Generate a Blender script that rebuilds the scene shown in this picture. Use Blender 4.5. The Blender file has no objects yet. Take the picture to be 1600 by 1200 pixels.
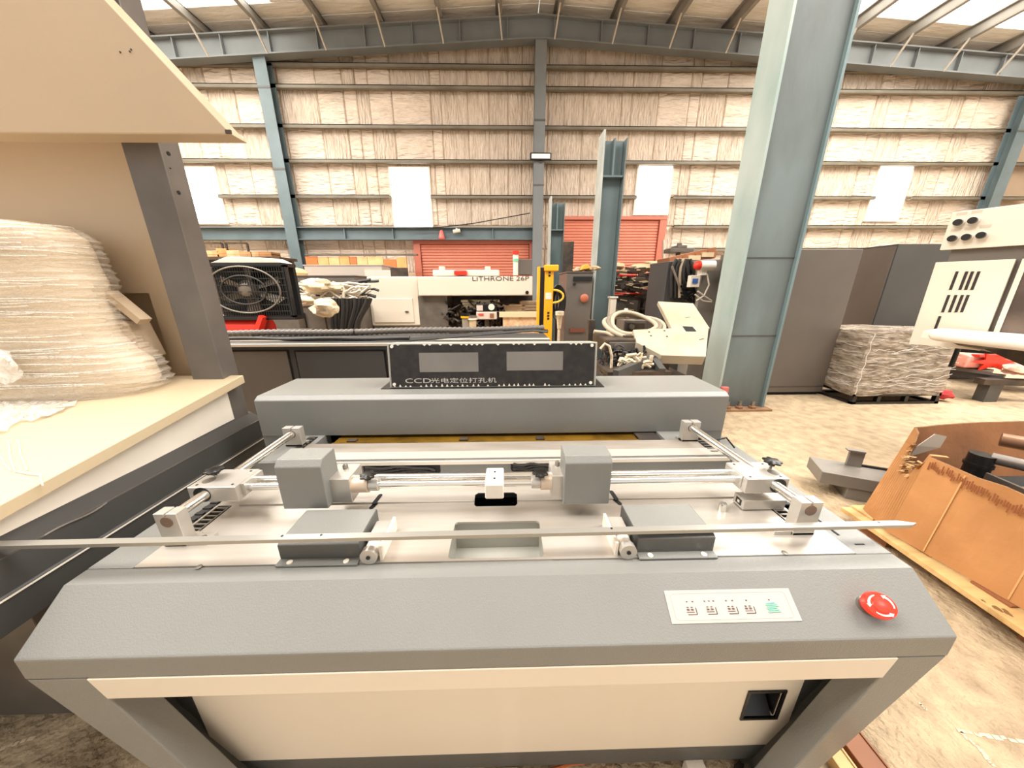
import bpy, math, random
from mathutils import Vector, Matrix
from mathutils.geometry import tessellate_polygon
random.seed(7)
sc = bpy.context.scene
COL = sc.collection
# ------------------------------------------------------------------ camera
F, H = 498.0, 1.6
cY = Vector(((789-800)/F, (600-449)/F, 1.0)).normalized()
cX = Vector((1, .0088, 0)); cX.z = -(cX.x*cY.x+cX.y*cY.y)/cY.z; cX.normalize()
cZ = cX.cross(cY)
if cZ.y < 0: cZ = -cZ
right = Vector((cX.x, cY.x, cZ.x)); up = Vector((cX.y, cY.y, cZ.y)); fwd = Vector((cX.z, cY.z, cZ.z))
cam = bpy.data.cameras.new('camera'); cam.sensor_width = 36; cam.lens = F/1600*36; cam.clip_start = .02
co = bpy.data.objects.new('camera', cam); COL.objects.link(co)
m = Matrix.Identity(4)
for i in range(3): m[i][0] = right[i]; m[i][1] = up[i]; m[i][2] = -fwd[i]
m[0][3], m[1][3], m[2][3] = 0, 0, H
co.matrix_world = m
sc.camera = co
def ray(px, py): return right*((px-800)/F)+up*((600-py)/F)+fwd
def at(px, py, x=None, y=None, z=None):
    """world point seen at a pixel of the 1600x1200 photo, on the plane x=, y= or z="""
    d = ray(px, py)
    t = (z-H)/d.z if z is not None else (y/d.y if y is not None else x/d.x)
    return Vector((0, 0, H))+d*t
def on(px, py, p, n):
    d = ray(px, py); o = Vector((0, 0, H))
    return o+d*((Vector(p)-o).dot(Vector(n))/d.dot(Vector(n)))
# ------------------------------------------------------------------ light
w = bpy.data.worlds.new('World'); sc.world = w; w.use_nodes = True
w.node_tree.nodes['Background'].inputs[0].default_value = (1.0, .97, .93, 1)
w.node_tree.nodes['Background'].inputs[1].default_value = .78
def area(name, loc, sx, sy, power, rot=(0, 0, 0), col=(1, .965, .92)):
    l = bpy.data.lights.new(name, 'AREA'); l.shape = 'RECTANGLE'; l.size = sx; l.size_y = sy; l.energy = power; l.color = col
    o = bpy.data.objects.new(name, l); o.location = loc; o.rotation_euler = rot; COL.objects.link(o); return o
area('skylight_left', (-9.5, 7.6, 9.2), 9, 5, 820)
area('skylight_right', (11.5, 7.6, 9.1), 9, 5, 820)
area('skylight_front_left', (-5.5, 1.0, 9.4), 9, 4.0, 1280)
area('skylight_front_right', (7.0, 1.0, 9.4), 9, 4.0, 1280)
sc.view_settings.view_transform = 'Standard'; sc.view_settings.look = 'None'
sc.view_settings.gamma = 1; sc.view_settings.use_curve_mapping = False
sc.view_settings.exposure = 0.38
sc.cycles.use_denoising = True
sc.cycles.max_bounces = 8; sc.cycles.transparent_max_bounces = 16
# ------------------------------------------------------------------ materials
def lin(h):
    v = [int(h[i:i+2], 16)/255 for i in (0, 2, 4)]
    return tuple((c/12.92 if c <= .04045 else ((c+.055)/1.055)**2.4) for c in v)+(1,)
MC = {}
def mat(name, hx, rough=.5, metal=0, bump=None, var=None, spec=.5, emit=0, alpha=1, stretch=(1, 1, 1), rand=0):
    if name in MC: return MC[name]
    m = bpy.data.materials.new(name); m.use_nodes = True; nt = m.node_tree; b = nt.nodes['Principled BSDF']
    N = nt.nodes.new; L = nt.links.new
    b.inputs['Base Color'].default_value = lin(hx); b.inputs['Roughness'].default_value = rough
    b.inputs['Metallic'].default_value = metal; b.inputs['Specular IOR Level'].default_value = spec
    b.inputs['Alpha'].default_value = alpha
    tc = N('ShaderNodeTexCoord'); mp = N('ShaderNodeMapping'); mp.inputs['Scale'].default_value = stretch
    L(tc.outputs['Object'], mp.inputs[0])
    if var:                                    # (scale, colour, amount) dirt / mottling
        n = N('ShaderNodeTexNoise'); n.inputs['Scale'].default_value = var[0]; n.inputs['Detail'].default_value = 6
        L(mp.outputs[0], n.inputs['Vector'])
        r = N('ShaderNodeValToRGB'); r.color_ramp.elements[0].position = .38; r.color_ramp.elements[1].position = .68
        r.color_ramp.elements[0].color = (0, 0, 0, 1); r.color_ramp.elements[1].color = (var[2],)*3+(1,)
        L(n.outputs[0], r.inputs[0])
        x = N('ShaderNodeMix'); x.data_type = 'RGBA'; x.inputs[6].default_value = lin(hx); x.inputs[7].default_value = lin(var[1])
        L(r.outputs[0], x.inputs[0]); L(x.outputs[2], b.inputs['Base Color']); last = x.outputs[2]
    if rand:
        oi = N('ShaderNodeObjectInfo'); mr = N('ShaderNodeMapRange'); mr.inputs[3].default_value = 1-rand; mr.inputs[4].default_value = 1+rand*.4
        L(oi.outputs['Random'], mr.inputs[0]); h = N('ShaderNodeHueSaturation')
        L(mr.outputs[0], h.inputs['Value'])
        if var: L(last, h.inputs['Color'])
        else: h.inputs['Color'].default_value = lin(hx)
        L(h.outputs[0], b.inputs['Base Color'])
    if bump:
        n = N('ShaderNodeTexNoise'); n.inputs['Scale'].default_value = bump[0]; n.inputs['Detail'].default_value = 3
        L(mp.outputs[0], n.inputs['Vector'])
        bp = N('ShaderNodeBump'); bp.inputs['Strength'].default_value = bump[1]; bp.inputs['Distance'].default_value = bump[2] if len(bump) > 2 else .01
        L(n.outputs[0], bp.inputs['Height']); L(bp.outputs[0], b.inputs['Normal'])
    if emit:
        b.inputs['Emission Color'].default_value = lin(hx); b.inputs['Emission Strength'].default_value = emit
    MC[name] = m; return m
GREY = mat('grey_hammer_paint', '7d7d79', .36, 0, (240, .3, .003), (3, '76756f', .4))
GREYD = mat('dark_grey_paint', '555653', .45, 0, (120, .25, .003), (2.5, '48443f', .5))
GREYL = mat('light_grey_paint', 'a5a196', .42, 0, (140, .3, .003))
SHEET = mat('brushed_table_sheet', 'c9c2b9', .3, .5, (60, .15, .002), (14, 'ada498', .75), stretch=(.12, 1, 1))
ALU = mat('machined_aluminium', 'c2bdb5', .33, .5, (200, .1, .002), (9, 'a89f94', .5))
CHROME = mat('polished_steel_rod', 'e4e2dc', .16, .95)
STEEL = mat('dull_steel', '9a958c', .38, .8, None, (30, '6d6258', .5))
BROWNROD = mat('rod_end_face', '7a6355', .55, .3)
BLACK = mat('black_plastic', '141312', .32)
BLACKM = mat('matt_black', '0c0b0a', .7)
CREAM = mat('cream_paint', 'dfd4c3', .4, 0, (90, .06, .002), (2, 'd8ccb6', .35))
CREAMT = mat('cream_table_paint', 'c2b092', .4, 0, (60, .05, .002), (1.5, 'b9a482', .4))
BEIGE = mat('beige_paint', 'bba68b', .5, 0, (70, .06, .002), (1.2, 'ad9980', .5))
WHITEP = mat('off_white_paint', 'e9e0d2', .42, 0, None, (3, 'cfc3b3', .4))
POST = mat('primer_grey_steel', '6f6862', .42, .25, (30, .1, .002), (4, '55504b', .6))
TEAL = mat('teal_grey_column_paint', '6f7b7b', .48, 0, (40, .15, .004), (1.6, '4c4d49', .8), stretch=(1, 1, .35))
TEALW = mat('teal_beam_paint', '66757a', .5, 0, None, (1.2, '515f60', .6))
TEALD = mat('grey_rafter_paint', '787d7f', .55, 0, None, (1.0, '6b6d6d', .6))
GIRT = mat('olive_grey_girt', '7c7566', .55, .1, None, (1.5, '615849', .7))
WALLP = mat('wall_insulation_facing', 'ead8c6', .55, 0, (3.4, .9, .16), (1.1, 'c9b7a1', .6), stretch=(.8, 1, 3.0), rand=.08)
WALLQ = mat('wall_insulation_creased', 'e8d5c2', .5, 0, (3.6, 1.0, .18), (1.3, 'c3b099', .65), stretch=(4.0, 1, .7), rand=.08)
SEAM = mat('wall_seam_tape', 'b09c86', .8)
ROOFP = mat('roof_foil_insulation', 'f4f0ea', .5, 0, (1.5, .6, .1), (.8, 'e2dacf', .6), stretch=(1, 3, 1))
PURL = mat('galvanised_purlin', '9a958e', .5, .2, None, (1.5, '7f7a73', .6))
FLOOR = mat('dusty_concrete', 'bda787', .75, 0, (30, .9, .025), (9.0, '8f7b62', .7))
RED = mat('red_paint', 'd8301f', .35)
REDB = mat('emergency_red', 'ee3220', .35)
SHUT = mat('red_roller_shutter', 'cf7f68', .5, 0, None, (1, 'bf6f58', .5))
SHUTF = mat('red_shutter_frame', 'b96a55', .5)
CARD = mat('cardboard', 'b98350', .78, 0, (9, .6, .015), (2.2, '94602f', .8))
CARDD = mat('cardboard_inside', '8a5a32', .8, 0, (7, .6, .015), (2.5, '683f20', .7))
CARDT = mat('torn_cardboard_edge', '8a6038', .9, 0, (60, .8, .01), (20, '5a3a1e', .8))
WOOD = mat('raw_pine_board', 'dcb67c', .65, 0, (14, .2, .004), (5, '8f6233', .55), stretch=(.4, 3, 3))
WOODB = mat('brown_board', '9c6440', .6, 0, None, (4, '7b4a2d', .6))
ORNG = mat('orange_board', 'd3763f', .6, 0, None, (3, 'b8562b', .7))
YEL = mat('yellow_paint', 'f2ab12', .4)
GOLD = mat('brass_strip', '9c7626', .35, .6, None, (9, '4b3513', .7))
SCR = mat('screen_grey_glass', '77716a', .15, 0, (30, .1, .002), (2.5, '5f5a52', .6), spec=.8)
PANELB = mat('scuffed_black_panel', '1f1b19', .3, 0, None, (26, '38332f', .5), spec=.4)
TXTW = mat('silver_lettering', 'b5b0a8', .5)
INK = mat('dark_ink', '453c36', .6)
GREEN = mat('green_print', '7cc3a0', .5)
LABEL = mat('pale_pink_label', 'bfaea6', .45, 0, (60, .08, .002))
ARROW = mat('white_print', 'f4ead9', .5)
FILM = mat('stretch_film', 'fff3e2', .12, 0, (14, .9, .03), alpha=.30, stretch=(1, 1, 7), spec=.9)
FILMW = mat('crumpled_film', 'fffaf2', .1, 0, (40, 1, .03), alpha=.5, spec=1)  # white and opacity also stand in for highlights on the folds
FILMC = mat('crate_film', 'd9c9b4', .2, 0, (9, 1, .05), (7, '6d5c4a', .8), alpha=.62, stretch=(1, 1, 3), spec=.9)
CORE = mat('film_wrapped_core', 'e6d6bd', .5, 0, None, (3, 'cbb89e', .5), stretch=(1, 1, 3))
CABG = mat('brown_grey_cabinet_paint', '6b635b', .42, .1, None, (1.2, '5a524b', .6))
CABD = mat('charcoal_cabinet_paint', '4b4a48', .42, .05, None, (1.1, '403f3d', .6))
RUB = mat('grey_conduit', '66605a', .5)
RUBD = mat('black_rubber', '2a2725', .55)
CABW = mat('pale_cable', 'd6cab8', .5)
BAG = mat('dusty_white_bag', 'e2d2b6', .75, 0, (18, .8, .02), (5, 'bba27e', .6))
LITE = mat('window_daylight', 'fffdf6', .5, emit=2.5)
SKYL = mat('skylight_daylight', 'fffcf2', .5, emit=4.5)
LAMP = mat('lamp_glass', 'f5e6d2', .3, emit=.35)
DKM = mat('dark_machinery', '3b3531', .5, .3, None, (6, '6b5844', .6))
DKN = mat('grey_machinery', '6e665d', .5, .2, None, (5, '4b443d', .6))
TAN = mat('tan_machinery', 'cdb894', .55, 0, None, (4, 'a58e6c', .6))
# ------------------------------------------------------------------ mesh builder
class MB:
    def __init__(s): s.v = []; s.f = []; s.m = []; s.sm = []; s.mi = 0
    def add(s, vs, fs, smooth=False):
        n = len(s.v); s.v += [Vector(v) for v in vs]
        for f in fs: s.f.append([n+i for i in f]); s.m.append(s.mi); s.sm.append(smooth)
        return s
    def box(s, x0, x1, y0, y1, z0, z1):
        return s.hexa([(x0, y0, z0), (x1, y0, z0), (x1, y1, z0), (x0, y1, z0), (x0, y0, z1), (x1, y0, z1), (x1, y1, z1), (x0, y1, z1)])
    def hexa(s, p):
        return s.add(p, [(3, 2, 1, 0), (4, 5, 6, 7), (0, 1, 5, 4), (1, 2, 6, 5), (2, 3, 7, 6), (3, 0, 4, 7)])
    def obox(s, c, u, v, n, a, b, d):         # oriented box, half sizes a,b,d
        c, u, v, n = Vector(c), Vector(u).normalized(), Vector(v).normalized(), Vector(n).normalized()
        return s.hexa([c+u*(a*i)+v*(b*j)+n*(d*k) for k in (-1, 1) for i, j in ((-1, -1), (1, -1), (1, 1), (-1, 1))])
    def bar(s, p, q, wd, h=None):
        p, q = Vector(p), Vector(q); d = (q-p).normalized(); a = Vector((0, 0, 1)) if abs(d.z) < .9 else Vector((1, 0, 0))
        u = d.cross(a).normalized(); n = u.cross(d)
        return s.obox((p+q)/2, d, u, n, (q-p).length/2, wd/2, (h or wd)/2)
    def prism(s, poly, ax, a, b):             # polygon in the plane across axis ax
        def P(q, t): return {'x': (t, q[0], q[1]), 'y': (q[0], t, q[1]), 'z': (q[0], q[1], t)}[ax]
        n = len(poly)
        s.add([P(q, a) for q in poly]+[P(q, b) for q in poly], [list(range(n)), list(range(2*n-1, n-1, -1))]+[(i, (i+1) % n, n+(i+1) % n, n+i) for i in range(n)])
        return s
    def plate(s, pts, n, t):                  # planar polygon given in 3-D, thickness t along -n
        n = Vector(n).normalized(); k = len(pts); pts = [Vector(p) for p in pts]
        return s.add(pts+[p-n*t for p in pts], [list(range(k)), list(range(2*k-1, k-1, -1))]+[(i, (i+1) % k, k+(i+1) % k, k+i) for i in range(k)])
    def holed(s, outer, holes, z0, z1):       # flat sheet in XY with holes
        loops = [outer]+holes; tri = tessellate_polygon([[Vector((p[0], p[1], 0)) for p in l] for l in loops])
        fl = [p for l in loops for p in l]; n = len(fl)
        s.add([(p[0], p[1], z1) for p in fl]+[(p[0], p[1], z0) for p in fl], [t for t in tri]+[[n+i for i in reversed(t)] for t in tri])
        o = 0; fs = []
        for l in loops:
            k = len(l); fs += [(o+i, o+(i+1) % k, n+o+(i+1) % k, n+o+i) for i in range(k)]; o += k
        base = len(s.v)-2*n
        for f in fs: s.f.append([base+i for i in f]); s.m.append(s.mi); s.sm.append(False)
        return s
    def cyl(s, p, q, r, n=20, r2=None, smooth=True, caps=True):
        p, q = Vector(p), Vector(q); d = (q-p).normalized(); a = Vector((0, 0, 1)) if abs(d.z) < .9 else Vector((1, 0, 0))
        u = d.cross(a).normalized(); v = d.cross(u); r2 = r if r2 is None else r2
        c = [(math.cos(2*math.pi*i/n), math.sin(2*math.pi*i/n)) for i in range(n)]
        s.add([p+u*(r*x)+v*(r*y) for x, y in c]+[q+u*(r2*x)+v*(r2*y) for x, y in c], [(i, (i+1) % n, n+(i+1) % n, n+i) for i in range(n)], smooth)
        if caps:
            b = len(s.v)-2*n
            s.f += [[b+i for i in range(n)], [b+n+i for i in reversed(range(n))]]; s.m += [s.mi]*2; s.sm += [False]*2
        return s
    def tube(s, pts, r, n=8, rf=None, closed=False):
        pts = [Vector(p) for p in pts]; k = len(pts); vs = []; u = None
        for i, p in enumerate(pts):
            d = (pts[(i+1) % k]-pts[i-1]) if closed else (pts[min(i+1, k-1)]-pts[max(i-1, 0)])
            d = d.normalized() if d.length > 1e-9 else Vector((1, 0, 0))
            if u is None: u = d.cross(Vector((0, 0, 1)) if abs(d.z) < .9 else Vector((1, 0, 0))).normalized()
            else:
                u = u-d*u.dot(d); u = u.normalized() if u.length > 1e-6 else d.orthogonal().normalized()
            v = d.cross(u); rr = rf(i) if rf else r
            vs += [p+u*(rr*math.cos(2*math.pi*j/n))+v*(rr*math.sin(2*math.pi*j/n)) for j in range(n)]
        R = k if closed else k-1
        fs = [(i*n+j, i*n+(j+1) % n, ((i+1) % k)*n+(j+1) % n, ((i+1) % k)*n+j) for i in range(R) for j in range(n)]
        s.add(vs, fs, True)
        if not closed:
            b = len(s.v)-k*n; s.f += [[b+j for j in range(n)], [b+(k-1)*n+j for j in reversed(range(n))]]; s.m += [s.mi]*2; s.sm += [False]*2
        return s
    def lathe(s, c, prof, n=24, ax=(0, 0, 1), fn=None):
        c = Vector(c); d = Vector(ax).normalized(); a = Vector((0, 1, 0)) if abs(d.y) < .9 else Vector((1, 0, 0))
        u = d.cross(a).normalized(); v = d.cross(u); vs = []
        for r, h in prof:
            for j in range(n):
                t = 2*math.pi*j/n; rr = r*(fn(t) if fn else 1); vs.append(c+d*h+u*(rr*math.cos(t))+v*(rr*math.sin(t)))
        k = len(prof)
        s.add(vs, [(i*n+j, i*n+(j+1) % n, (i+1)*n+(j+1) % n, (i+1)*n+j) for i in range(k-1) for j in range(n)]+[list(range(n)), [(k-1)*n+j for j in reversed(range(n))]], True)
        return s
    def lump(s, c, rx, ry, rz, n=14, k=9, amp=.25, seed=0):
        rnd = random.Random(seed); ph = [rnd.uniform(0, 6.3) for _ in range(6)]; vs = []
        for i in range(k+1):
            a = math.pi*i/k-math.pi/2
            for j in range(n):
                t = 2*math.pi*j/n
                q = 1+amp*(math.sin(3*t+ph[0]+2*a)*.4+math.sin(5*t+ph[1]-3*a)*.3+math.sin(2*t+ph[2]+5*a)*.3+rnd.uniform(-.25, .25))*math.cos(a)
                vs.append((c[0]+rx*q*math.cos(a)*math.cos(t), c[1]+ry*q*math.cos(a)*math.sin(t), c[2]+rz*q*math.sin(a)))
        return s.add(vs, [(i*n+j, i*n+(j+1) % n, (i+1)*n+(j+1) % n, (i+1)*n+j) for i in range(k) for j in range(n)], True)
    def build(s, name, mats, parent=None, bevel=0, segs=2, label=None, kind=None, origin=None):
        if not isinstance(mats, (list, tuple)): mats = [mats]
        root = parent
        while root is not None and root.parent is not None: root = root.parent
        off = Vector(root.location) if root is not None else (Vector(origin) if origin is not None else Vector((0, 0, 0)))
        if root is None and origin is None:
            xs = [v.x for v in s.v]; ys = [v.y for v in s.v]; zs = [v.z for v in s.v]
            off = Vector(((min(xs)+max(xs))/2, (min(ys)+max(ys))/2, min(zs)))
        me = bpy.data.meshes.new(name); me.from_pydata([v-off for v in s.v], [], s.f)
        for mm in mats: me.materials.append(mm)
        for p, mi, sm in zip(me.polygons, s.m, s.sm): p.material_index = mi; p.use_smooth = sm
        me.validate(); me.update()
        import bmesh
        bm = bmesh.new(); bm.from_mesh(me); bmesh.ops.recalc_face_normals(bm, faces=bm.faces); bm.to_mesh(me); bm.free()
        if any(s.sm): me.set_sharp_from_angle(angle=math.radians(42))
        o = bpy.data.objects.new(name, me); COL.objects.link(o)
        if parent is not None: o.parent = parent
        else: o.location = off
        if bevel:
            b = o.modifiers.new('bevel', 'BEVEL'); b.width = bevel; b.segments = segs; b.limit_method = 'ANGLE'; b.angle_limit = math.radians(40)
        if label: o['label'] = label
        if kind: o['kind'] = kind
        return o
def thing(name, label, cat, loc=(0, 0, 0), group=None):
    o = bpy.data.objects.new(name, None); COL.objects.link(o); o.location = loc; o.empty_display_size = .1
    o['label'] = label; o['category'] = cat
    if group: o['group'] = group
    return o
def tag(o, label, cat, group=None, kind=None):
    o['label'] = label; o['category'] = cat
    if group: o['group'] = group
    if kind: o['kind'] = kind
    return o
def struct(o, label=None, cat='structure'):
    o['kind'] = 'structure'; o['category'] = cat
    if label: o['label'] = label
    return o
def sroot(name, label, loc=(0, 0, 0), cat='structure'):
    o = thing(name, label, cat, loc); o['kind'] = 'structure'; return o
def rect(a, b, c, d, y):                       # pixel rectangle -> x0,x1,z0,z1 on the plane y
    mx, my = (a+c)/2, (b+d)/2
    return at(a, my, y=y).x, at(c, my, y=y).x, at(mx, d, y=y).z, at(mx, b, y=y).z
def B(*a): return MB().box(*a)
def text(name, s, org, u, v, size, m, parent, label=None, ext=.0006, sx=1.0):
    cu = bpy.data.curves.new(name, 'FONT'); cu.body = s; cu.size = size; cu.extrude = ext; cu.resolution_u = 3
    o = bpy.data.objects.new(name, cu); COL.objects.link(o)
    dg = bpy.context.evaluated_depsgraph_get(); me = bpy.data.meshes.new_from_object(o.evaluated_get(dg))
    bpy.data.objects.remove(o); u = Vector(u).normalized(); v = Vector(v).normalized(); n = u.cross(v)
    mb = MB(); mb.add([Vector(org)+u*(q.co.x*sx)+v*q.co.y+n*q.co.z for q in me.vertices], [list(p.vertices) for p in me.polygons])
    return mb.build(name, m, parent, label=label)
# ================================================================== STRUCTURE
YW = 14.0; RX = 1.2; SL = .055
def roofz(x): return 10.42-SL*abs(x-RX)
fl = MB(); fl.box(-19, 21.5, -7, YW+.3, -.2, 0); struct(fl.build('floor', FLOOR, origin=(0, 0, 0)), 'dusty pale concrete warehouse floor', 'floor')
crk = sroot('trim_1', 'thin pale repaired cracks in the concrete beside the machine', (1.5, 1, 0), 'floor')
def crack(pts, wd):
    mb = MB(); q = [at(a, b, z=.001) for a, b in pts]
    for i in range(len(q)-1):
        n = 5
        for k in range(n):
            p0 = q[i].lerp(q[i+1], k/n); p1 = q[i].lerp(q[i+1], (k+1)/n); j = Vector((random.uniform(-1, 1), random.uniform(-1, 1), 0))*wd*.5
            mb.bar(p0+j*.3, p1+j, wd*random.uniform(.6, 1.2), .002)
    mb.build('crack', mat('pale_crack_fill', 'd9c5a8', .8), crk)
crack([(1495, 1140), (1540, 1150), (1600, 1158)], .012); crack([(1500, 1143), (1530, 1170), (1555, 1200)], .012)
crack([(1435, 1098), (1448, 1110)], .01); crack([(1, 1170), (55, 1150)], .012)
# back wall with its insulation panels
wb = sroot('wall_back', 'tall back wall faced with creased pinkish insulation panels', (0, YW, 0), 'wall')
MB().box(-19, 21.5, YW, YW+.2, 0, 10.5).build('backing', SEAM, wb)
seam_px = [-60, 20, 60, 130, 150, 215, 262, 300, 330, 372, 410, 441, 499, 540, 560, 579, 614, 674, 690, 731, 764, 794, 816, 856, 911, 970, 986, 1027, 1075, 1091, 1131, 1175, 1215, 1240, 1307, 1366, 1386, 1420, 1482, 1502, 1525, 1590]
seam_x = [at(p, 170, y=YW).x for p in seam_px]
zg = [8.95, 8.34, 7.18, 6.11, 4.95]           # girt heights
rows = [(8.97, 11), (8.36, 8.93), (7.2, 8.32), (6.13, 7.16), (5.0, 6.09), (3.95, 4.96), (3.1, 3.9), (2.2, 3.06)]
for i in range(len(seam_x)-1):
    x0, x1 = seam_x[i]+.014, seam_x[i+1]-.014
    if x1-x0 < .05: continue
    for (z0, z1) in rows:
        zt = min(z1, roofz((x0+x1)/2)-.1)
        if zt <= z0+.05: continue
        d = random.uniform(.02, .05); mb = MB(); c = (x0+x1)/2; e = .03
        mb.hexa([(x0, YW-.01, z0), (x1, YW-.01, z0), (x1, YW, z0), (x0, YW, z0), (x0, YW-.01, zt), (x1, YW-.01, zt), (x1, YW, zt), (x0, YW, zt)])
        mb.add([(x0, YW-.01, z0), (x1, YW-.01, z0), (x1, YW-.01, zt), (x0, YW-.01, zt), (x0+e, YW-d, z0+e), (x1-e, YW-d+random.uniform(-.01, .01), z0+e), (x1-e, YW-d, zt-e), (x0+e, YW-d+random.uniform(-.01, .01), zt-e)],
               [(4, 5, 6, 7), (0, 1, 5, 4), (1, 2, 6, 5), (2, 3, 7, 6), (3, 0, 4, 7)])
        mb.build('insulation_panel', WALLQ if (i*7+int(z0)) % 3 == 0 or (18 <= i <= 26) else WALLP, wb)
MB().box(-19, 21.5, YW-.06, YW, 0, 2.2).build('lower_plaster', mat('dirty_lower_wall', 'cdb9a0', .7, 0, (3, .3, .03), (.8, 'a88b6e', .7)), wb)
# girts
gs = sroot('trim_2', 'horizontal olive grey steel girts running across the back wall', (0, YW, 0), 'girt')
for z in zg+[3.92, 3.08]:
    if z in (3.92, 3.08): x0 = 6.7
    else: x0 = -19
    cuts = [x0, 20.7]
    if z == 4.95:
        for a, c in ((278, 344), (613, 672), (995, 1047), (1364, 1415)): cuts += [at(a, 305, y=YW-.1).x-.06, at(c, 305, y=YW-.1).x+.06]
        cuts.sort()
    for q in range(0, len(cuts), 2):
        xa_, xb_ = cuts[q], cuts[q+1]; mb = MB()
        mb.box(xa_, xb_, YW-.30, YW-.05, z-.01, z+.012); mb.box(xa_, xb_, YW-.30, YW-.275, z-.095, z+.012); mb.box(xa_, xb_, YW-.3, YW-.2, z-.105, z-.09)
        mb.build('girt', GIRT, gs)
# side walls, roof
MB().box(-19.2, -19, -7, YW+.2, 0, 9.6).build('wall_left', WALLP); MB().box(21.5, 21.7, -7, YW+.2, 0, 9.6).build('wall_right', WALLP)
for n, l in (('wall_left', 'left insulated side wall of the warehouse'), ('wall_right', 'right insulated side wall in shade')): struct(bpy.data.objects[n], l, 'wall')
ce = sroot('ceiling', 'pitched warehouse roof lined with foil insulation sheets', (RX, 6, 10), 'ceiling')
def slope_box(x0, x1, y0, y1, t=.06, lift=0):
    mb = MB(); za, zb = roofz(x0)+lift, roofz(x1)+lift
    return mb.hexa([(x0, y0, za), (x1, y0, zb), (x1, y1, zb), (x0, y1, za), (x0, y0, za+t), (x1, y0, zb+t), (x1, y1, zb+t), (x0, y1, za+t)])
yb = [YW+.2, 13.45, 12.88]
pur_x = [RX+1.92*k+.6 for k in range(-11, 11)]
bays = sorted([-19, 21.5, RX]+[p for p in pur_x])
sky_l = (-16.4, -7.1); sky_r = (8.9, 19.5)
for k in range(len(bays)-1):
    a, b = bays[k]+.012, bays[k+1]-.012
    if b-a < .1: continue
    for j in range(2): slope_box(a, b, yb[j+1]+.012, yb[j]-.012).build('roof_panel', ROOFP, ce)
for (y0, y1, hole) in [(6.3, 12.88, 1), (3.2, 6.3, 0), (-1.2, 3.2, 2), (-7, -1.2, 0)]:
    segs_ = [(-19, RX), (RX, 21.5)]
    if hole: segs_ = [(-19, sky_l[0]), (sky_l[1], RX), (RX, sky_r[0]), (sky_r[1], 21.5)]
    for a, b in segs_: slope_box(a, b, y0+.012, y1-.012).build('roof_panel', ROOFP, ce)
    if hole:
        for a, b in (sky_l, sky_r):
            slope_box(a, b, y0+.012, y1-.012, .02, .03).build('skylight_panel', SKYL, ce, label='glowing translucent skylight sheet')
# purlins with braces
pu = sroot('trim_3', 'galvanised roof purlins running away from the camera', (RX, 6, 10), 'purlin')
for x in pur_x:
    z = roofz(x); mb = MB(); mb.box(x-.02, x+.02, -7, YW, z-.30, z); mb.box(x-.02, x+.11, -7, YW, z-.32, z-.295); mb.box(x-.11, x+.02, -7, YW, z-.03, z)
    mb.build('purlin', PURL, pu)
    mb = MB(); s_ = 1 if x > RX else -1
    mb.bar((x, 12.9, z-.30), (x-.1*s_, 13.3, z-.98), .045, .045); mb.build('brace', mat('pale_brace', 'b8b0a4', .5, .2), pu)
# rafter: I section following the slope
ra = sroot('trim_4', 'blue grey steel rafter below the pitched roof at the back wall', (RX, 13.4, 9.5), 'beam')
for (xa, xb) in ((-19, RX), (RX, 21.4)):
    for (dz0, dz1, y0, y1, nm) in ((-.95, -.40, 13.42, 13.46, 'web'), (-.99, -.95, 13.28, 13.62, 'bottom_flange'), (-.40, -.36, 13.28, 13.62, 'top_flange')):
        za, zb = roofz(xa), roofz(xb)
        MB().hexa([(xa, y0, za+dz0), (xb, y0, zb+dz0), (xb, y1, zb+dz0), (xa, y1, za+dz0), (xa, y0, za+dz1), (xb, y0, zb+dz1), (xb, y1, zb+dz1), (xa, y1, za+dz1)]).build(nm, TEALD, ra)
for k in range(-8, 12):
    x = RX+.5+1.55*k; z = roofz(x); B(x-.015, x+.015, 13.3, 13.44, z-.95, z-.4).build('stiffener', TEALD, ra)
# wall columns
def icol(name, label, xc, y, z1, wd, m, z0=0, joints=(), fl_t=.03, dep=.3):
    c = thing(name, label, 'column', (xc, y, z0)); c['kind'] = 'structure'
    B(xc-wd/2, xc+wd/2, y-.02, y, z0, z1).build('front_flange', m, c)
    B(xc-.02, xc+.02, y, y+dep, z0, z1).build('web', m, c)
    B(xc-wd/2, xc+wd/2, y+dep, y+dep+.02, z0, z1).build('rear_flange', m, c)
    for z in joints: B(xc-wd/2-.004, xc+wd/2+.004, y-.03, y-.018, z-.03, z+.03).build('splice_plate', GREYD, c)
    return c
xl = at(466, 415, y=13.5).x; x2 = at(405, 95, y=13.5).x
icol('trim_5', 'blue grey wall column at the left of the back wall', (xl+x2)/2+.05, 13.4, roofz(x2)-.98, .42, TEALW, joints=(8.1, 5.7))
icol('trim_6', 'darker central column under the roof ridge', at(842, 250, y=13.4).x, 13.35, roofz(RX)-.98, .38, TEALD, joints=(7.2, 5.2))
icol('trim_7', 'blue grey wall column at the right end of the back wall', at(1580, 250, y=13.4).x, 13.4, 8.2, .42, TEALW, joints=(7.0,))
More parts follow.
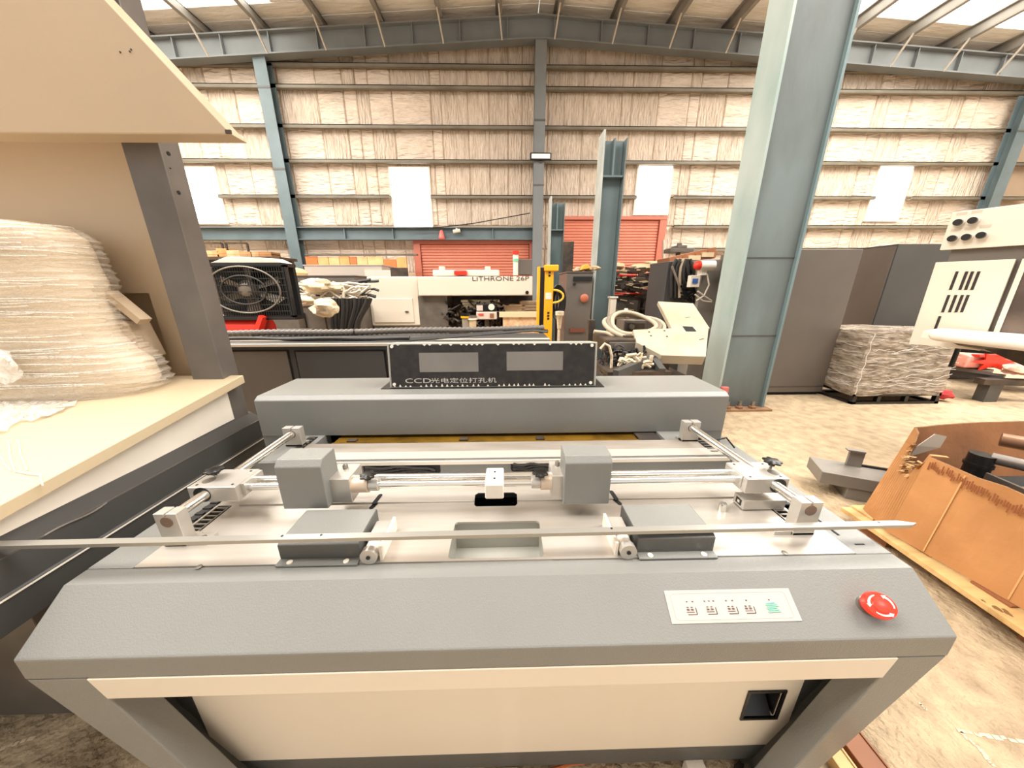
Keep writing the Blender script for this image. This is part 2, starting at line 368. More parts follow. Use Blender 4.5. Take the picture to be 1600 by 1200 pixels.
# mid beam on left half
mbm = sroot('trim_8', 'horizontal blue grey beam above the left roller shutter', (-6, 13.5, 3.4), 'beam')
xa, xb = -19, at(833, 365, y=13.6).x; zt, zb_ = at(650, 357, y=13.6).z, at(650, 374, y=13.6).z
B(xa, xb, 13.62, 13.66, zb_, zt).build('web', TEALW, mbm); B(xa, xb, 13.45, 13.75, zt, zt+.03).build('top_flange', TEALW, mbm); B(xa, xb, 13.45, 13.75, zb_-.03, zb_).build('bottom_flange', TEALW, mbm)
for p in (540, 615, 770): x = at(p, 365, y=13.6).x; B(x-.015, x+.015, 13.5, 13.63, zb_, zt).build('stiffener', TEALW, mbm)
# windows
for i, (a, b, c, d) in enumerate([(278, 261, 344, 348), (613, 262, 672, 357), (995, 259, 1047, 334), (1364, 260, 1415, 344)]):
    x0, x1, z0, z1 = rect(a, b, c, d, YW-.1)
    r = sroot('window_%d' % (i+1), ['overexposed wall window beside the grey post at far left', 'overexposed wall window between left and centre columns', 'overexposed wall window right of the free standing column', 'overexposed wall window at the far right of the back wall'][i], ((x0+x1)/2, YW-.08, z0), 'window')
    B(x0, x1, YW-.09, YW-.06, z0, z1).build('pane', LITE, r)
    for (u0, u1, v0, v1) in ((x0-.05, x0, z0-.05, z1+.05), (x1, x1+.05, z0-.05, z1+.05), (x0, x1, z1, z1+.05), (x0, x1, z0-.05, z0)):
        B(u0, u1, YW-.1, YW-.02, v0, v1).build('window_frame', mat('bright_frame', 'efe0cc', .5), r)
# roller shutters
def shutter(name, label, x0, x1, z1):
    r = sroot(name, label, ((x0+x1)/2, 13.8, 0), 'door')
    mb = MB(); z = 0; n = int(z1/.105)
    for k in range(n):
        z = k*z1/n; h = z1/n
        mb.prism([(13.80, z+.004), (13.785, z+.02), (13.775, z+h*.5), (13.785, z+h*.8), (13.80, z+h*.96), (13.84, z+h*.96), (13.84, z+.004)], 'x', x0, x1)
    mb.build('shutter_slats', SHUT, r, kind='stuff')
    B(x0-.28, x0-.02, 13.7, 13.9, 0, z1+.1).build('guide_rail', SHUTF, r); B(x1+.02, x1+.28, 13.7, 13.9, 0, z1+.1).build('guide_rail', SHUTF, r)
    B(x0-.28, x1+.28, 13.68, 13.92, z1, z1+.12).build('head_rail', SHUTF, r)
shutter('door_1', 'salmon red roller shutter under the blue grey beam', at(659, 400, y=13.8).x, at(826, 400, y=13.8).x, zb_-.15)
shutter('door_2', 'salmon red roller shutter behind the free standing columns', at(878, 400, y=13.8).x, at(1024, 390, y=13.8).x, at(1000, 344, y=13.8).z)
# flood lamp on centre column
fx = at(845, 244, y=13.3); t = thing('flood_lamp', 'small square flood lamp with dark frame on the centre column', 'lamp', (fx.x, 13.3, fx.z-.2))
x0, x1, z0, z1 = rect(828, 238, 862, 250, 13.2)
MB().box(x0, x1, 13.2, 13.28, z0, z1).build('housing', BLACK, t, .02); B(x0+.06, x1-.06, 13.185, 13.205, z0+.05, z1-.05).build('lens', LAMP, t, label='pale lamp glass'); B(fx.x-.05, fx.x+.05, 13.28, 13.36, z0-.05, z1-.02).build('bracket', GREYD, t)
# security camera and red bell on the beam
p = at(714, 362, y=13.5); t = thing('security_camera', 'small white camera on the blue grey beam', 'camera', (p.x, 13.5, p.z))
MB().cyl((p.x-.13, 13.36, p.z-.02), (p.x+.13, 13.42, p.z+.03), .065).build('camera_body', WHITEP, t); MB().cyl((p.x+.13, 13.41, p.z+.03), (p.x+.16, 13.42, p.z+.035), .05).build('lens', BLACK, t); B(p.x-.03, p.x+.03, 13.42, 13.62, p.z, p.z+.12).build('mount', WHITEP, t)
p = at(690, 368, y=13.45); mb = MB(); mb.lathe((p.x, 13.45, p.z-.14), [(.1, 0), (.13, .05), (.09, .2), (.05, .32), (.02, .34)], 12); tag(mb.build('alarm_bell', mat('faded_red', 'd6716a', .5)), 'small faded red bell hanging from the beam above the shutter', 'bell')
# ================================================================== PUNCHING MACHINE
XL, XR = -1.175, 1.13; ZT = .85
pm = thing('punching_machine', 'large grey paper punching machine with sheet metal table, sliding rods and black display', 'machine', (0, 1.1, 0))
prof = [(.557, .69), (.557, .757), (.677, .85), (.728, .85), (.728, .80), (.62, .80-.02), (.60, .69)]
con = MB().prism(prof, 'x', XL, XR).build('console', GREY, pm, .004)
# rim of the table around the sheet + body below
mb = MB(); mb.box(XL, -1.05, .728, 1.40, .80, ZT); mb.box(1.022, XR, .728, 1.40, .80, ZT); mb.box(XL, XR, 1.16, 1.66, .70, .80); mb.box(XL, -1.045, 1.16, 1.66, .80, ZT-.002); mb.box(.945, XR, 1.16, 1.66, .80, ZT-.002)
mb.build('table_rim', GREY, pm, .002)
for sgn, a, b in ((1, XL, XL+.02), (1, XR-.02, XR)): B(a, b, .64, 1.66, .69, .795).build('side_skirt', GREY, pm)
# tapering legs
ll = [(-1.172, .69), (-1.029, .69), (-.78, 0.0), (-.835, 0.0)]; rl = [(1.127, .69), (.999, .69), (.775, 0.0), (.83, 0.0)]
for q in (ll, rl):
    MB().prism(q, 'y', .557, .62).build('leg', GREY, pm, .003)
    MB().prism([(q[0][0], .69), (q[0][0]+(.03 if q is ll else -.03), .69), (q[3][0]+(.02 if q is ll else -.02), 0), (q[3][0], 0)], 'y', .62, 1.66).build('side_panel', GREYD, pm)
# white strip
MB().hexa([(-1.003, .555, .618), (.981, .555, .618), (.981, .60, .618), (-1.003, .60, .618), (-1.028, .555, .689), (.999, .555, .689), (.999, .60, .689), (-1.028, .60, .689)]).build('front_strip', CREAM, pm, .002, label='cream painted strip below the grey console')
# plinth and sliding door
mb = MB(); mb.box(-1.0, -.94, .665, .70, .05, .62); mb.box(.915, .99, .665, .70, .05, .62); mb.box(-1.0, .99, .655, .72, .05, .125); mb.box(-1.0, .99, .70, 1.6, .05, .66)
mb.build('plinth', GREYD, pm, .003)
hx0, hx1, hz0, hz1 = .752, .858, .272, .392
mb = MB()
for a, b, c, d in ((-.938, hx0, .128, .64), (hx1, .911, .128, .64), (hx0, hx1, .128, hz0), (hx0, hx1, hz1, .64)): mb.box(a, b, .655, .672, c, d)
door = mb.build('door', CREAM, pm, label='cream front door with black recessed pull')
mb = MB(); e = .008
mb.box(hx0-e, hx1+e, .651, .658, hz1, hz1+e); mb.box(hx0-e, hx1+e, .651, .658, hz0-e, hz0); mb.box(hx0-e, hx0, .651, .658, hz0, hz1); mb.box(hx1, hx1+e, .651, .658, hz0, hz1)
mb.box(hx0, hx1, .705, .71, hz0, hz1); mb.prism([(.658, hz0), (.70, hz0), (.70, hz0+.05)], 'x', hx0+.01, hx1-.01); mb.box(hx0, hx0+.004, .66, .705, hz0, hz1); mb.box(hx1-.004, hx1, .66, .705, hz0, hz1)
mb.build('recessed_pull', BLACK, door)
for x in (-.80, .80):
    for y in (.63, 1.55): MB().lathe((x, y, 0), [(.035, 0), (.035, .012), (.012, .014), (.012, .06)], 12).build('levelling_foot', DKM, pm)
B(.60, .66, .60, .66, 0.0, .055).build('foot_block', WHITEP, pm)
# table sheet with cut-outs
def rrect(x0, x1, y0, y1, r, n=4):
    p = []
    for cx, cy, a in ((x1-r, y0+r, -90), (x1-r, y1-r, 0), (x0+r, y1-r, 90), (x0+r, y0+r, 180)):
        for i in range(n+1):
            t = math.radians(a+90*i/n); p.append((cx+r*math.cos(t), cy+r*math.sin(t)))
    return p
def slot(p0, p1, r):
    p0, p1 = Vector(p0), Vector(p1); d = (p1-p0).normalized(); t0 = math.atan2(d.y, d.x); o = []
    for i in range(7): t = t0-math.pi/2+math.pi*i/6; o.append((p1.x+r*math.cos(t), p1.y+r*math.sin(t)))
    for i in range(7): t = t0+math.pi/2+math.pi*i/6; o.append((p0.x+r*math.cos(t), p0.y+r*math.sin(t)))
    return o
holes = [rrect(-.172, .107, .735, .885, .012), rrect(-.118, .038, .963, 1.036, .022), slot((-.480, .965), (-.474, 1.028), .008), slot((.398, 1.028), (.406, .97), .008),
         rrect(-1.035, -.985, .86, 1.12, .004), rrect(.965, 1.01, .86, 1.12, .004)]
ol = [(-1.046, .728), (1.018, .728), (1.018, .992), (-1.046, .992)]
MB().holed([(-1.046, .728), (1.018, .728), (1.018, 1.0), (.038, 1.0), (.038, .975), (.030, .963), (-.110, .963), (-.118, .975), (-.118, 1.0), (-1.046, 1.0)], [holes[0], rrect(-1.035, -.985, .86, .99, .004), rrect(.925, .975, .86, .985, .004)], .846, .853).build('table_sheet', SHEET, pm, label='brushed metal front table sheet with rounded cut-outs')
MB().holed([(-.96, .988), (-.118, .988), (-.118, 1.026), (-.108, 1.036), (.028, 1.036), (.038, 1.026), (.038, .988), (.90, .988), (.90, 1.162), (-.96, 1.162)], [], .853, .858).build('rear_table_sheet', SHEET, pm, .001, label='slightly raised rear table sheet')
for a, b in ((-1.046, -.96), (.90, 1.018)): B(a, b, 1.0, 1.162, .846, .853).build('side_sheet', SHEET, pm)
for a, b in (((-.480, .965), (-.474, .987)), ((.398, .987), (.406, .965))): MB().prism(slot(a, b, .008), 'z', .8531, .8545).build('oblong_slot', BLACKM, pm)
for a, b in (((-.477, .985), (-.472, 1.028)), ((.396, 1.028), (.40, .985))): MB().prism(slot(a, b, .008), 'z', .8581, .859).build('oblong_slot', BLACKM, pm)
mb = MB(); mb.box(-.19, .13, .72, .734, .70, .848); mb.box(-.19, .13, .886, .90, .70, .848); mb.box(-.19, -.173, .73, .89, .70, .848); mb.box(.108, .13, .73, .89, .70, .848); mb.box(-.19, .13, .72, .90, .735, .745)
mb.build('well', mat('well_grey', 'a7a59c', .4, .2), pm, label='grey metal well below the front cut-out')
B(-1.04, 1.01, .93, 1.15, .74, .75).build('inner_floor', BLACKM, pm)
for p in ((311, 886), (1226, 864), (1016, 868)):
    q = at(*p, z=.853); MB().lathe(q, [(.008, 0), (.008, .002), (.004, .003)], 10).build('screw', STEEL, pm)
# ladder shaped slot strips beside the rods
for sx in (-1, 1):
    xa, xb = (-1.032, -.988) if sx < 0 else (.928, .972)
    mb = MB(); mb.box(xa, xa+.004, .86, .985, .846, .856); mb.box(xb-.004, xb, .86, .985, .846, .856)
    for k in range(6): mb.box(xa, xb, .872+.02*k, .878+.02*k, .848, .855)
    mb.build('slotted_trunking', STEEL, pm)
    a2, b2 = (xa-.045, xa-.01) if sx < 0 else (xb+.01, xb+.045)
    mb = MB(); mb.box(a2, b2, .84, 1.12, .850, .853)
    for k in range(8): mb.box(a2+.004, b2-.004, .85+.03*k, .862+.03*k, .853, .858)
    mb.build('cable_chain', RUBD, pm)
    a3, b3 = (-.925, -.885) if sx < 0 else (.80, .84)
    if sx > 0: a3, b3 = .865, .90
    mb = MB(); mb.box(a3, b3, 1.18, 1.38, .9285, .931); mb2 = MB()
    for k in range(8): mb2.box(a3+.003, b3-.003, 1.19+.024*k, 1.198+.024*k, .931, .934)
    mb.build('slot_strip', BLACK, pm); mb2.build('slot_bars', STEEL, pm)
# rear bed (raised)
mb = MB(); mb.prism([(1.162, .845), (1.162, .922), (1.168, .928), (1.308, .928), (1.308, .845)], 'x', -1.045, .945); mb.box(-1.045, -.86, 1.308, 1.44, .845, .928); mb.box(.73, .945, 1.308, 1.44, .845, .928)
mb.build('rear_bed', GREY, pm)
mb = MB(); mb.box(-.925, .925, 1.166, 1.225, .928, .9315); mb.build('rear_bed_strip', mat('pale_strip', 'b3aca3', .4, .2), pm); mb = MB(); mb.box(-.925, .925, 1.227, 1.307, .928, .9305); mb.build('rear_bed_plate', mat('dusty_bed_plate', 'a39a8f', .45, .3, (60, .2, .002), (16, '837a70', .7), stretch=(.2, 1, 1)), pm)
MB().box(-.90, .93, 1.158, 1.163, .906, .922).build('edge_strip', WHITEP, pm)
# cable openings in the step face
for (a, b, c, d) in ((568, 722, 688, 741), (798, 720, 868, 736)):
    x0, x1, z0, z1 = rect(a, b, c, d, 1.162); q = at((a+c)/2, (b+d)/2, y=1.162)
    mb = MB(); mb.prism([(p[0], p[1]) for p in rrect(x0, x1, z0, min(z1, .918), .014)], 'y', 1.1595, 1.17); ob = mb.build('cable_opening', BLACKM, pm)
    mb = MB()
    for k in range(3): mb.tube([(x0+.01+(x1-x0-.03)*t/24, 1.157, z0+.014+.010*k+.004*math.sin(t*.5+k)-(.02*(max(0, t-18)/6)**2)) for t in range(25)], .006, 6, rf=lambda i: .0066 if i % 2 else .005)
    mb.build('cable_bundle', RUBD, ob)
# hood
YH = 1.40
zt_ = at(770, 623, y=YH).z; zb2 = at(770, 678, y=YH).z; xh0 = -1.157; xh1 = 1.056
c2 = at(770, 615, y=YH+.025); zr = c2.z
MB().prism([(YH, zb2), (YH, zt_), (c2.y, zr), (1.72, zr), (1.74, zr-.02), (1.74, .70), (1.60, .70), (1.60, zb2)], 'x', xh0, xh1).build('hood', GREY, pm, .004)
for a, b in ((xh0, -.93), (.93, xh1)): B(a, b, YH+.004, 1.60, .84, zb2+.01).build('hood_end', GREY, pm)
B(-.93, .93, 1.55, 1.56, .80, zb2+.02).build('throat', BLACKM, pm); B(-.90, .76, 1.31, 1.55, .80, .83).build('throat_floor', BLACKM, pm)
mb = MB(); mb.box(-.80, .62, 1.325, 1.343, .85, .918); mb.box(-.80, .62, 1.350, 1.50, .84, .912)
mb.build('brass_strip', GOLD, pm, label='brass coloured strip glimpsed under the hood')
mb = MB()
for x in (-.72, -.20, .16, .64): B(x-.02, x+.02, 1.352, 1.38, .90, .920).build('clamp_block', DKM, pm)
B(.62, .72, 1.33, 1.45, .85, .922).build('dark_head', DKM, pm)
# guide rods along the sides with end brackets
def clampbracket(x, y, z, w, d, base, flip):
    # plate with rod hole end and slit, plus foot
    b = MB().prism([(x-w/2, base), (x+w/2, base), (x+w/2, z+.026), (x+w*.5, z+.028), (x+.003, z+.028), (x+.003, z+.012), (x-.003, z+.012), (x-.003, z+.028), (x-w*.5, z+.028)], 'y', y, y+d).build('end_bracket', ALU, pm, .0015)
    B(x-w/2, x+w/2, y, y+d+.02, base, base+.008).build('bracket_foot', ALU, b)
    MB().cyl((x, y-.0015, z), (x, y+.004, z), .0175, 24).build('rod_end', BROWNROD, b)
    f = .055*flip; x0, x1 = sorted((x+w/2*flip, x+w/2*flip+f)); B(x0, x1, y+.004, y+d+.01, base, base+.012).build('bracket_lug', ALU, b)
    MB().lathe((x+w/2*flip+f*.6, y+d*.6, base+.012), [(.009, 0), (.009, .004), (.004, .006)], 10).build('bracket_screw', STEEL, b)
XRL, XRR, ZR = -1.0, .928, .945
clampbracket(XRL, .80, ZR-.003, .066, .035, .853, 1); clampbracket(XRR, .80, ZR, .068, .035, .853, -1)
clampbracket(-.935, 1.285, .990, .075, .03, .9305, .3); clampbracket(.828, 1.285, .998, .075, .03, .9305, -.3)
MB().cyl((XRL, .82, ZR), (-.935, 1.29, .990), .016, 20).build('side_guide_rod', CHROME, pm); MB().cyl((XRR, .82, ZR+.002), (.828, 1.29, .998), .016, 20).build('side_guide_rod', CHROME, pm)
MB().cyl((XRL-.035, 1.0, .90), (XRL-.03, 1.36, .93), .009, 12).build('screw_rod', CHROME, pm); MB().cyl((XRR+.03, 1.0, .90), (XRR+.01, 1.36, .93), .009, 12).build('screw_rod', CHROME, pm)
# sliding blocks
def knob(c, r, par, h=.018, dark=BLACK, ax=(0, 0, 1)):
    k = MB().lathe(c, [(r*.35, 0), (r*.4, h*.45), (r*.8, h*.6), (r, h*.75), (r*.97, h), (r*.6, h*1.18), (r*.2, h*1.2)], 42, ax, fn=lambda t: 1+.13*math.cos(7*t)).build('star_knob', dark, par, label='black star shaped clamp knob')
    MB().cyl(Vector(c)-Vector(ax)*.014, Vector(c)+Vector(ax)*.003, r*.15, 10).build('knob_stud', STEEL, k)
def slideblock(x0, x1, xk, yk, dark_x, inner):
    b = B(x0, x1, .915, 1.025, .925, .98).build('sliding_block', ALU, pm, .002, label='machined aluminium block clamped on the side rod')
    MB().cyl((dark_x, .9135, .953), (dark_x, .9165, .953), .027, 24).build('bore_ring', BLACK, b)
    knob((xk, yk, .993), .027, b)
    for (x, y) in ((x0+.02, .93), (x1-.02, .93), (x0+.02, 1.01), (x1-.02, 1.01)): MB().cyl((x, y, .9795), (x, y, .9808), .004, 8).build('bolt', BLACK, b)
    MB().cyl((xk-.01, .955, .9797), (xk-.01, .955, .9806), .018, 20).build('wear_mark', STEEL, b)
    return b
slideblock(-1.04, -.885, at(340, 740, z=.99).x, at(340, 742, z=.99).y, XRL+.003, 1)
slideblock(.81, .955, at(1199, 724, z=.99).x, at(1199, 728, z=.99).y, XRR-.008, -1)
# cross rods
for (y, z, nm) in ((.955, .955, 'cross_rod'), (.998, .955, 'cross_rod')): MB().cyl((-.89, y, z), (.815, y, z), .0125, 20).build(nm, CHROME, pm)
for x in (-.885, .807): B(x, x+.012, .935, 1.02, .935, .978).build('rod_collar', ALU, pm)
# centre block
cb = B(-.072, -.010, .905, 1.008, .925, .982).build('centre_block', WHITEP, pm, .005, 3, label='white centre block on the two cross rods')
for y in (.94, .98): MB().cyl((-.041, y, .9815), (-.041, y, .983), .0045, 8).build('bolt', BLACK, cb)
# camera covers with brackets, collars and knobs
def cover(x0, x1, side):
    y0, y1, z0, z1 = .90, .992, .903, 1.078; bw, cw, rw = (.063, .09, .03) if side > 0 else (.035, .06, .03)
    b = MB().prism([(y0, z0), (y0, z1-.02), (y0+.018, z1), (y1, z1), (y1, z0)], 'x', x0, x1).build('head_cover', GREY, pm, .003, label='grey sheet metal cover over the %s punching sensor head' % ('left' if side > 0 else 'right'))
    xs = x1 if side > 0 else x0
    a, c = sorted((xs-side*.02, xs+side*bw)); blk = B(a, c, .932, 1.03, .90, .992).build('head_block', ALU, pm, .002)
    MB().lathe(((a+c)/2, 1.0, .992), [(.009, 0), (.009, .012), (.004, .018)], 10).build('head_screw', STEEL, blk)
    x_in = xs+side*bw; MB().cyl((x_in, .955, .955), (x_in+side*cw*.62, .955, .955), .026, 24).build('collar', mat('satin_collar', 'cdb8a2', .45, .3), pm)
    cl = MB().cyl((x_in+side*cw*.64, .955, .955), (x_in+side*(cw*.64+rw), .955, .955), .021, 24).build('clamp_ring', ALU, pm)
    knob((x_in+side*cw*.66, .945, .982), .025, cl, .018)
cover(-.734, -.588, 1); cover(.189, .342, -1)
# low guard boxes at the front
def guard(x0, x1, side):
    yf, yb_ = .742, .885
    zf = .910
    b = MB().prism([(yf, .855), (yf, zf-.006), (yf+.01, zf), (yb_, zf), (yb_, .855)], 'x', x0, x1).build('guard_box', GREYD if side > 0 else GREYD, pm, .002, label='low dark grey guard box on the %s front of the table' % ('left' if side > 0 else 'right'))
    B(x0, x1, .718, yf+.003, .853, .857).build('guard_flange', GREY, b)
    B(x0+.003, x1-.003, yf+.012, yb_-.002, zf+.0002, zf+.0012).build('guard_lid', GREY, b)
    for x in (x0+.035, x1-.035): MB().lathe((x, .729, .857), [(.008, 0), (.008, .003), (.003, .005)], 10).build('guard_screw', WHITEP, b)
    xc = x1+.032 if side > 0 else x0-.032
    k = MB().cyl((xc, .742, .876), (xc, .722, .876), .024, 26).build('stop_knob', ALU, pm, label='round aluminium stop knob')
    MB().cyl((xc, .775, .876), (xc, .742, .876), .020, 22).build('stop_collar', WHITEP, k); MB().cyl((xc, .7215, .876), (xc, .7195, .876), .006, 12).build('stop_screw', BLACK, k)
    B(xc-.022, xc+.022, .775, .85, .856, .892).build('stop_block', ALU, k)
    xa, xb_ = sorted((xc+side*.026, xc+side*.034)); B(xa, xb_, .735, .86, .853, .898).build('stop_plate', WHITEP, k)
guard(-.650, -.422, 1); guard(.378, .605, -1)
# small sensor, spring plunger, cable loop
q = at(1160, 798, z=.853); r_ = at(1228, 795, z=.853)
sb = B(q.x, r_.x-.012, q.y, q.y+.05, .856, .893).build('sensor_box', ALU, pm, .0015)
B(q.x-.001, q.x+.001, q.y+.012, q.y+.038, .864, .886).build('sensor_socket', BLACK, sb); B(q.x-.0015, q.x, q.y+.02, q.y+.03, .87, .88).build('socket_pin', WHITEP, sb)
q = at(1128, 797, z=.853); MB().lathe(q, [(.012, 0), (.012, .026), (.010, .030)], 16).build('locating_pin', CHROME, pm)
pts = [(1098, 690), (1080, 695), (1066, 693), (1061, 687), (1068, 682), (1085, 682)]
MB().tube([at(a, b, y=1.30)+Vector((0, 0, .002)) for a, b in pts]+[at(1110, 690, y=1.32), at(1135, 684, y=1.36), at(1148, 700, y=1.32)], .004, 6).build('cable_loop', BLACK, pm)
# thin dark strips on the rim right of the sheet
B(1.04, 1.047, .80, .90, .8495, .8515).build('dark_strip', BLACKM, pm); B(1.055, 1.085, .76, .765, .8495, .8505).build('dark_strip', BLACKM, pm)
# ---- display housing
nrm = Vector((0, -1, .12)).normalized(); vv = Vector((0, .12, 1)).normalized()
zd = zr+.002
base = at(770, 605, z=zd)
def dsp(px, py): return on(px, py, (0, base.y, zd), nrm)
c = [dsp(609, 606), dsp(934, 600), dsp(931, 530), dsp(604, 536)]
x0, x1 = (c[0].x+c[3].x)/2, (c[1].x+c[2].x)/2; ht = (c[3]-c[0]).dot(vv)
O = Vector((x0, base.y, zd)); U = Vector((1, 0, 0)); W = x1-x0
house = MB().plate([O, O+U*W, O+U*W+vv*ht, O+vv*ht], nrm, .13).build('display_housing', GREYL, pm, .004, label='slanted display housing on top of the hood')
B(x0-.04, x1+.04, base.y-.012, base.y+.14, zr, zr+.003).build('silicone_seal', BLACK, house)
def onp(u, v, d=0): return O+U*(u*W)+vv*(v*ht)+nrm*d
def pl(nm, u0, u1, v0, v1, d0, d1, mt, par=house, **k):
    return MB().plate([onp(u0, v0, d1), onp(u1, v0, d1), onp(u1, v1, d1), onp(u0, v1, d1)], nrm, d1-d0).build(nm, mt, par, **k)
fp = pl('front_panel', .012, .988, .03, .97, 0, .005, PANELB, label='scuffed black front panel')
pl('left_screen', .15, .43, .36, .79, .0052, .0062, SCR, label='blank grey screen'); pl('right_screen', .565, .835, .38, .80, .0052, .0062, SCR, label='blank grey screen')
for u in (.025, .972):
    for v in (.09, .93): MB().cyl(onp(u, v, .005), onp(u, v, .009), .008, 10).build('panel_screw', WHITEP, house)
mb = MB()
for k in range(38):
    if random.random() < .8: u = .03+.94*k/38+random.uniform(-.004, .004); mb.plate([onp(u-.006, .03, .007), onp(u+.006, .03, .007), onp(u, .03+random.uniform(.03, .07), .007)], nrm, .002)
    if random.random() < .6: u = .03+.94*k/38; mb.plate([onp(u-.009, .975, .007), onp(u+.009, .975, .007), onp(u, .955-random.uniform(0, .02), .007)], nrm, .002)
mb.build('glue_edge', WHITEP, house, label='ragged pale glue along the panel edge', kind='stuff')
p0 = onp(.075, .115, .0052); hh = ht*.13
text('lettering', 'CCD', p0, U, vv, hh*1.15, TXTW, house, label='silver lettering CCD', sx=1.85)
text('chinese_lettering', '光电定位打孔机', onp(.198, .12, .0052), U, vv, hh*.93, TXTW, house, label='silver Chinese lettering', sx=1.75)
# ---- control label and emergency stop on the slope
n2 = Vector((0, -.093, .12)); n2 = Vector((0, -(.85-.757), (.677-.557))).normalized(); sp = (0, .557, .757); su = Vector((0, .12, .093)).normalized()
q = [on(a, b, sp, n2) for a, b in ((1050, 975), (1253, 970), (1231, 919), (1037, 923))]
lab = MB().plate([p+n2*.0015 for p in q], n2, .0013).build('control_label', LABEL, pm, label='worn pinkish control label with printed buttons')
def ql(u, v): return (q[0].lerp(q[1], u)).lerp(q[3].lerp(q[2], u), v)+n2*.0018
mb = MB(); ring = [(.06, .10), (.93, .10), (.95, .16), (.95, .84), (.93, .90), (.06, .90), (.04, .84), (.04, .16)]
for i in range(8):
    a, b = ql(*ring[i]), ql(*ring[(i+1) % 8]); mb.bar(a, b, .0012, .0004)
mb.build('printed_border', mat('faint_ink', 'b3a196', .6), lab)
mb = MB()
for u in (.17, .325, .49, .625):
    w_ = .085
    mb.bar(ql(u-w_*.35, .26), ql(u+w_*.5, .26), .0022, .0004); mb.bar(ql(u+w_*.5, .26), ql(u+w_*.5, .46), .0022, .0004); mb.bar(ql(u-w_*.4, .33), ql(u+w_*.3, .33), .0016, .0004)
    for k in (-.02, .012): mb.bar(ql(u+k-.01, .42), ql(u+k+.01, .42), .006, .0004); mb.bar(ql(u+k-.008, .48), ql(u+k+.008, .48), .003, .0004)
for u in (.15, .195, .29, .325, .36, .46, .51, .62, .80): mb.bar(ql(u, .66), ql(u+.012, .66), .004, .0004)
mb.build('printed_buttons', INK, lab)
mb = MB()
for k in range(6): mb.bar(ql(.765+.008*(k % 2), .30+.055*k), ql(.865-.01*(k % 3), .32+.055*k), .006, .0004)
mb.build('green_print', GREEN, lab)
e = on(1357, 946, sp, n2); v2 = n2.cross(U).normalized()
def squash(mb):
    for i, v in enumerate(mb.v):
        d = v-e; a, b, c_ = d.dot(U), d.dot(v2), d.dot(n2); mb.v[i] = e+U*(a*.93)+v2*(b*.68)+n2*c_
    return mb
es = squash(MB().lathe(e, [(.034, 0), (.034, .006), (.022, .008)], 28, n2)).build('stop_button_base', STEEL, pm)
squash(MB().lathe(e+n2*.006, [(.024, 0), (.026, .012), (.042, .016), (.045, .022), (.041, .029), (.024, .0295), (.022, .032), (.0, .033)], 40, n2)).build('emergency_stop', REDB, es, label='round red emergency stop button with white arrows')
mb = MB(); v2 = n2.cross(U).normalized()
for a0 in (100, 220, 340):
    pts = [e+n2*.0362+U*(.032*math.cos(math.radians(a0+t)))+v2*(.032*math.sin(math.radians(a0+t))) for t in range(0, 71, 10)]
    for i in range(7): mb.obox((pts[i]+pts[i+1])/2, pts[i+1]-pts[i], (pts[i+1]-pts[i]).cross(n2), n2, (pts[i+1]-pts[i]).length*.55, .0016+.0003*i, .0004)
    pe = pts[-1]; d = (pts[-1]-pts[-2]).normalized(); s_ = d.cross(n2); mb.plate([pe+s_*.007, pe-s_*.007, pe+d*.010], n2, .0008)
squash(mb).build('turn_arrows', ARROW, es)
# loose straight bar lying on the guard boxes
a = at(-40, 851, z=.955); b = at(1432, 817, z=.918); d = (b-a).normalized(); nn = Vector((0, 0, 1)); sd = nn.cross(d)
bar = MB(); bar.plate([a-sd*.011, b-sd*.011-d*.03, b-d*.0, b+sd*.012-d*.05, a+sd*.012], nn, .008); bar.obox(a.lerp(b, .5)-sd*.008+nn*.001, d, sd, nn, (b-a).length*.49, .003, .002)
ba = bar.build('straight_bar', mat('bar_aluminium', 'a8a69f', .35, .6), origin=a); 
tag(ba, 'long thin aluminium bar lying across the table over both guard boxes', 'bar')
mb = MB()
for px_ in (465, 521, 948, 1357): p = at(px_, 832-(px_-465)*.021, z=.9055); p.z = a.lerp(b, (p.x-a.x)/(b.x-a.x)).z; p = Vector((p.x, a.lerp(b, (p.x-a.x)/(b.x-a.x)).y, p.z)); mb.cyl(p+sd*.006, p+sd*.006+nn*.001, .0035, 8)
mb.build('bar_hole', BLACK, ba, kind='stuff')
# ================================================================== LEFT MACHINE
lm = thing('cutting_machine', 'big beige machine at the left with cream table, grey steel post and hanging cover', 'machine', (-2.2, 1.1, 0))
pst = MB().box(-1.55, -1.40, 1.55, 1.645, .90, 2.7).build('post', POST, lm, .004, label='bare grey steel post')
for (a, b, r_) in ((263, 240, .008), (279, 301, .008), (266, 263, .003)): p = at(a, b, x=-1.40); MB().cyl((-1.402, p.y, p.z), (-1.398, p.y, p.z), r_, 12).build('bolt_hole', BLACKM, pst)
nx = at(233, 460, y=1.66).x; nz = at(200, 458, y=1.66).z; nl = at(168, 458, y=1.66).x
for nm, a in (('back_panel', (nx, -1.545, 1.66, 1.70, 1.12, 2.4)), ('back_panel', (-3.3, nx, 1.66, 1.70, nz, 2.4)), ('recess_panel', (-3.3, nx, 1.76, 1.78, 1.12, nz+.02))): B(*a).build(nm, BEIGE, lm)
B(nx-.002, nx, 1.70, 1.78, 1.12, nz).build('recess_side', BEIGE, lm); B(-3.3, nx, 1.70, 1.78, nz, nz+.003).build('recess_top', BEIGE, lm)
h0, h1 = at(362, 210, y=1.42), at(165, 0, y=1.42); k = (h1-h0)
MB().prism([(-3.4, h0.z), (h0.x, h0.z), (h0.x+k.x*2.2, h0.z+k.z*2.2), (-3.4, h0.z+k.z*2.2)], 'y', 1.42, 1.50).build('hanging_cover', BEIGE, lm, .004)
mb = MB()
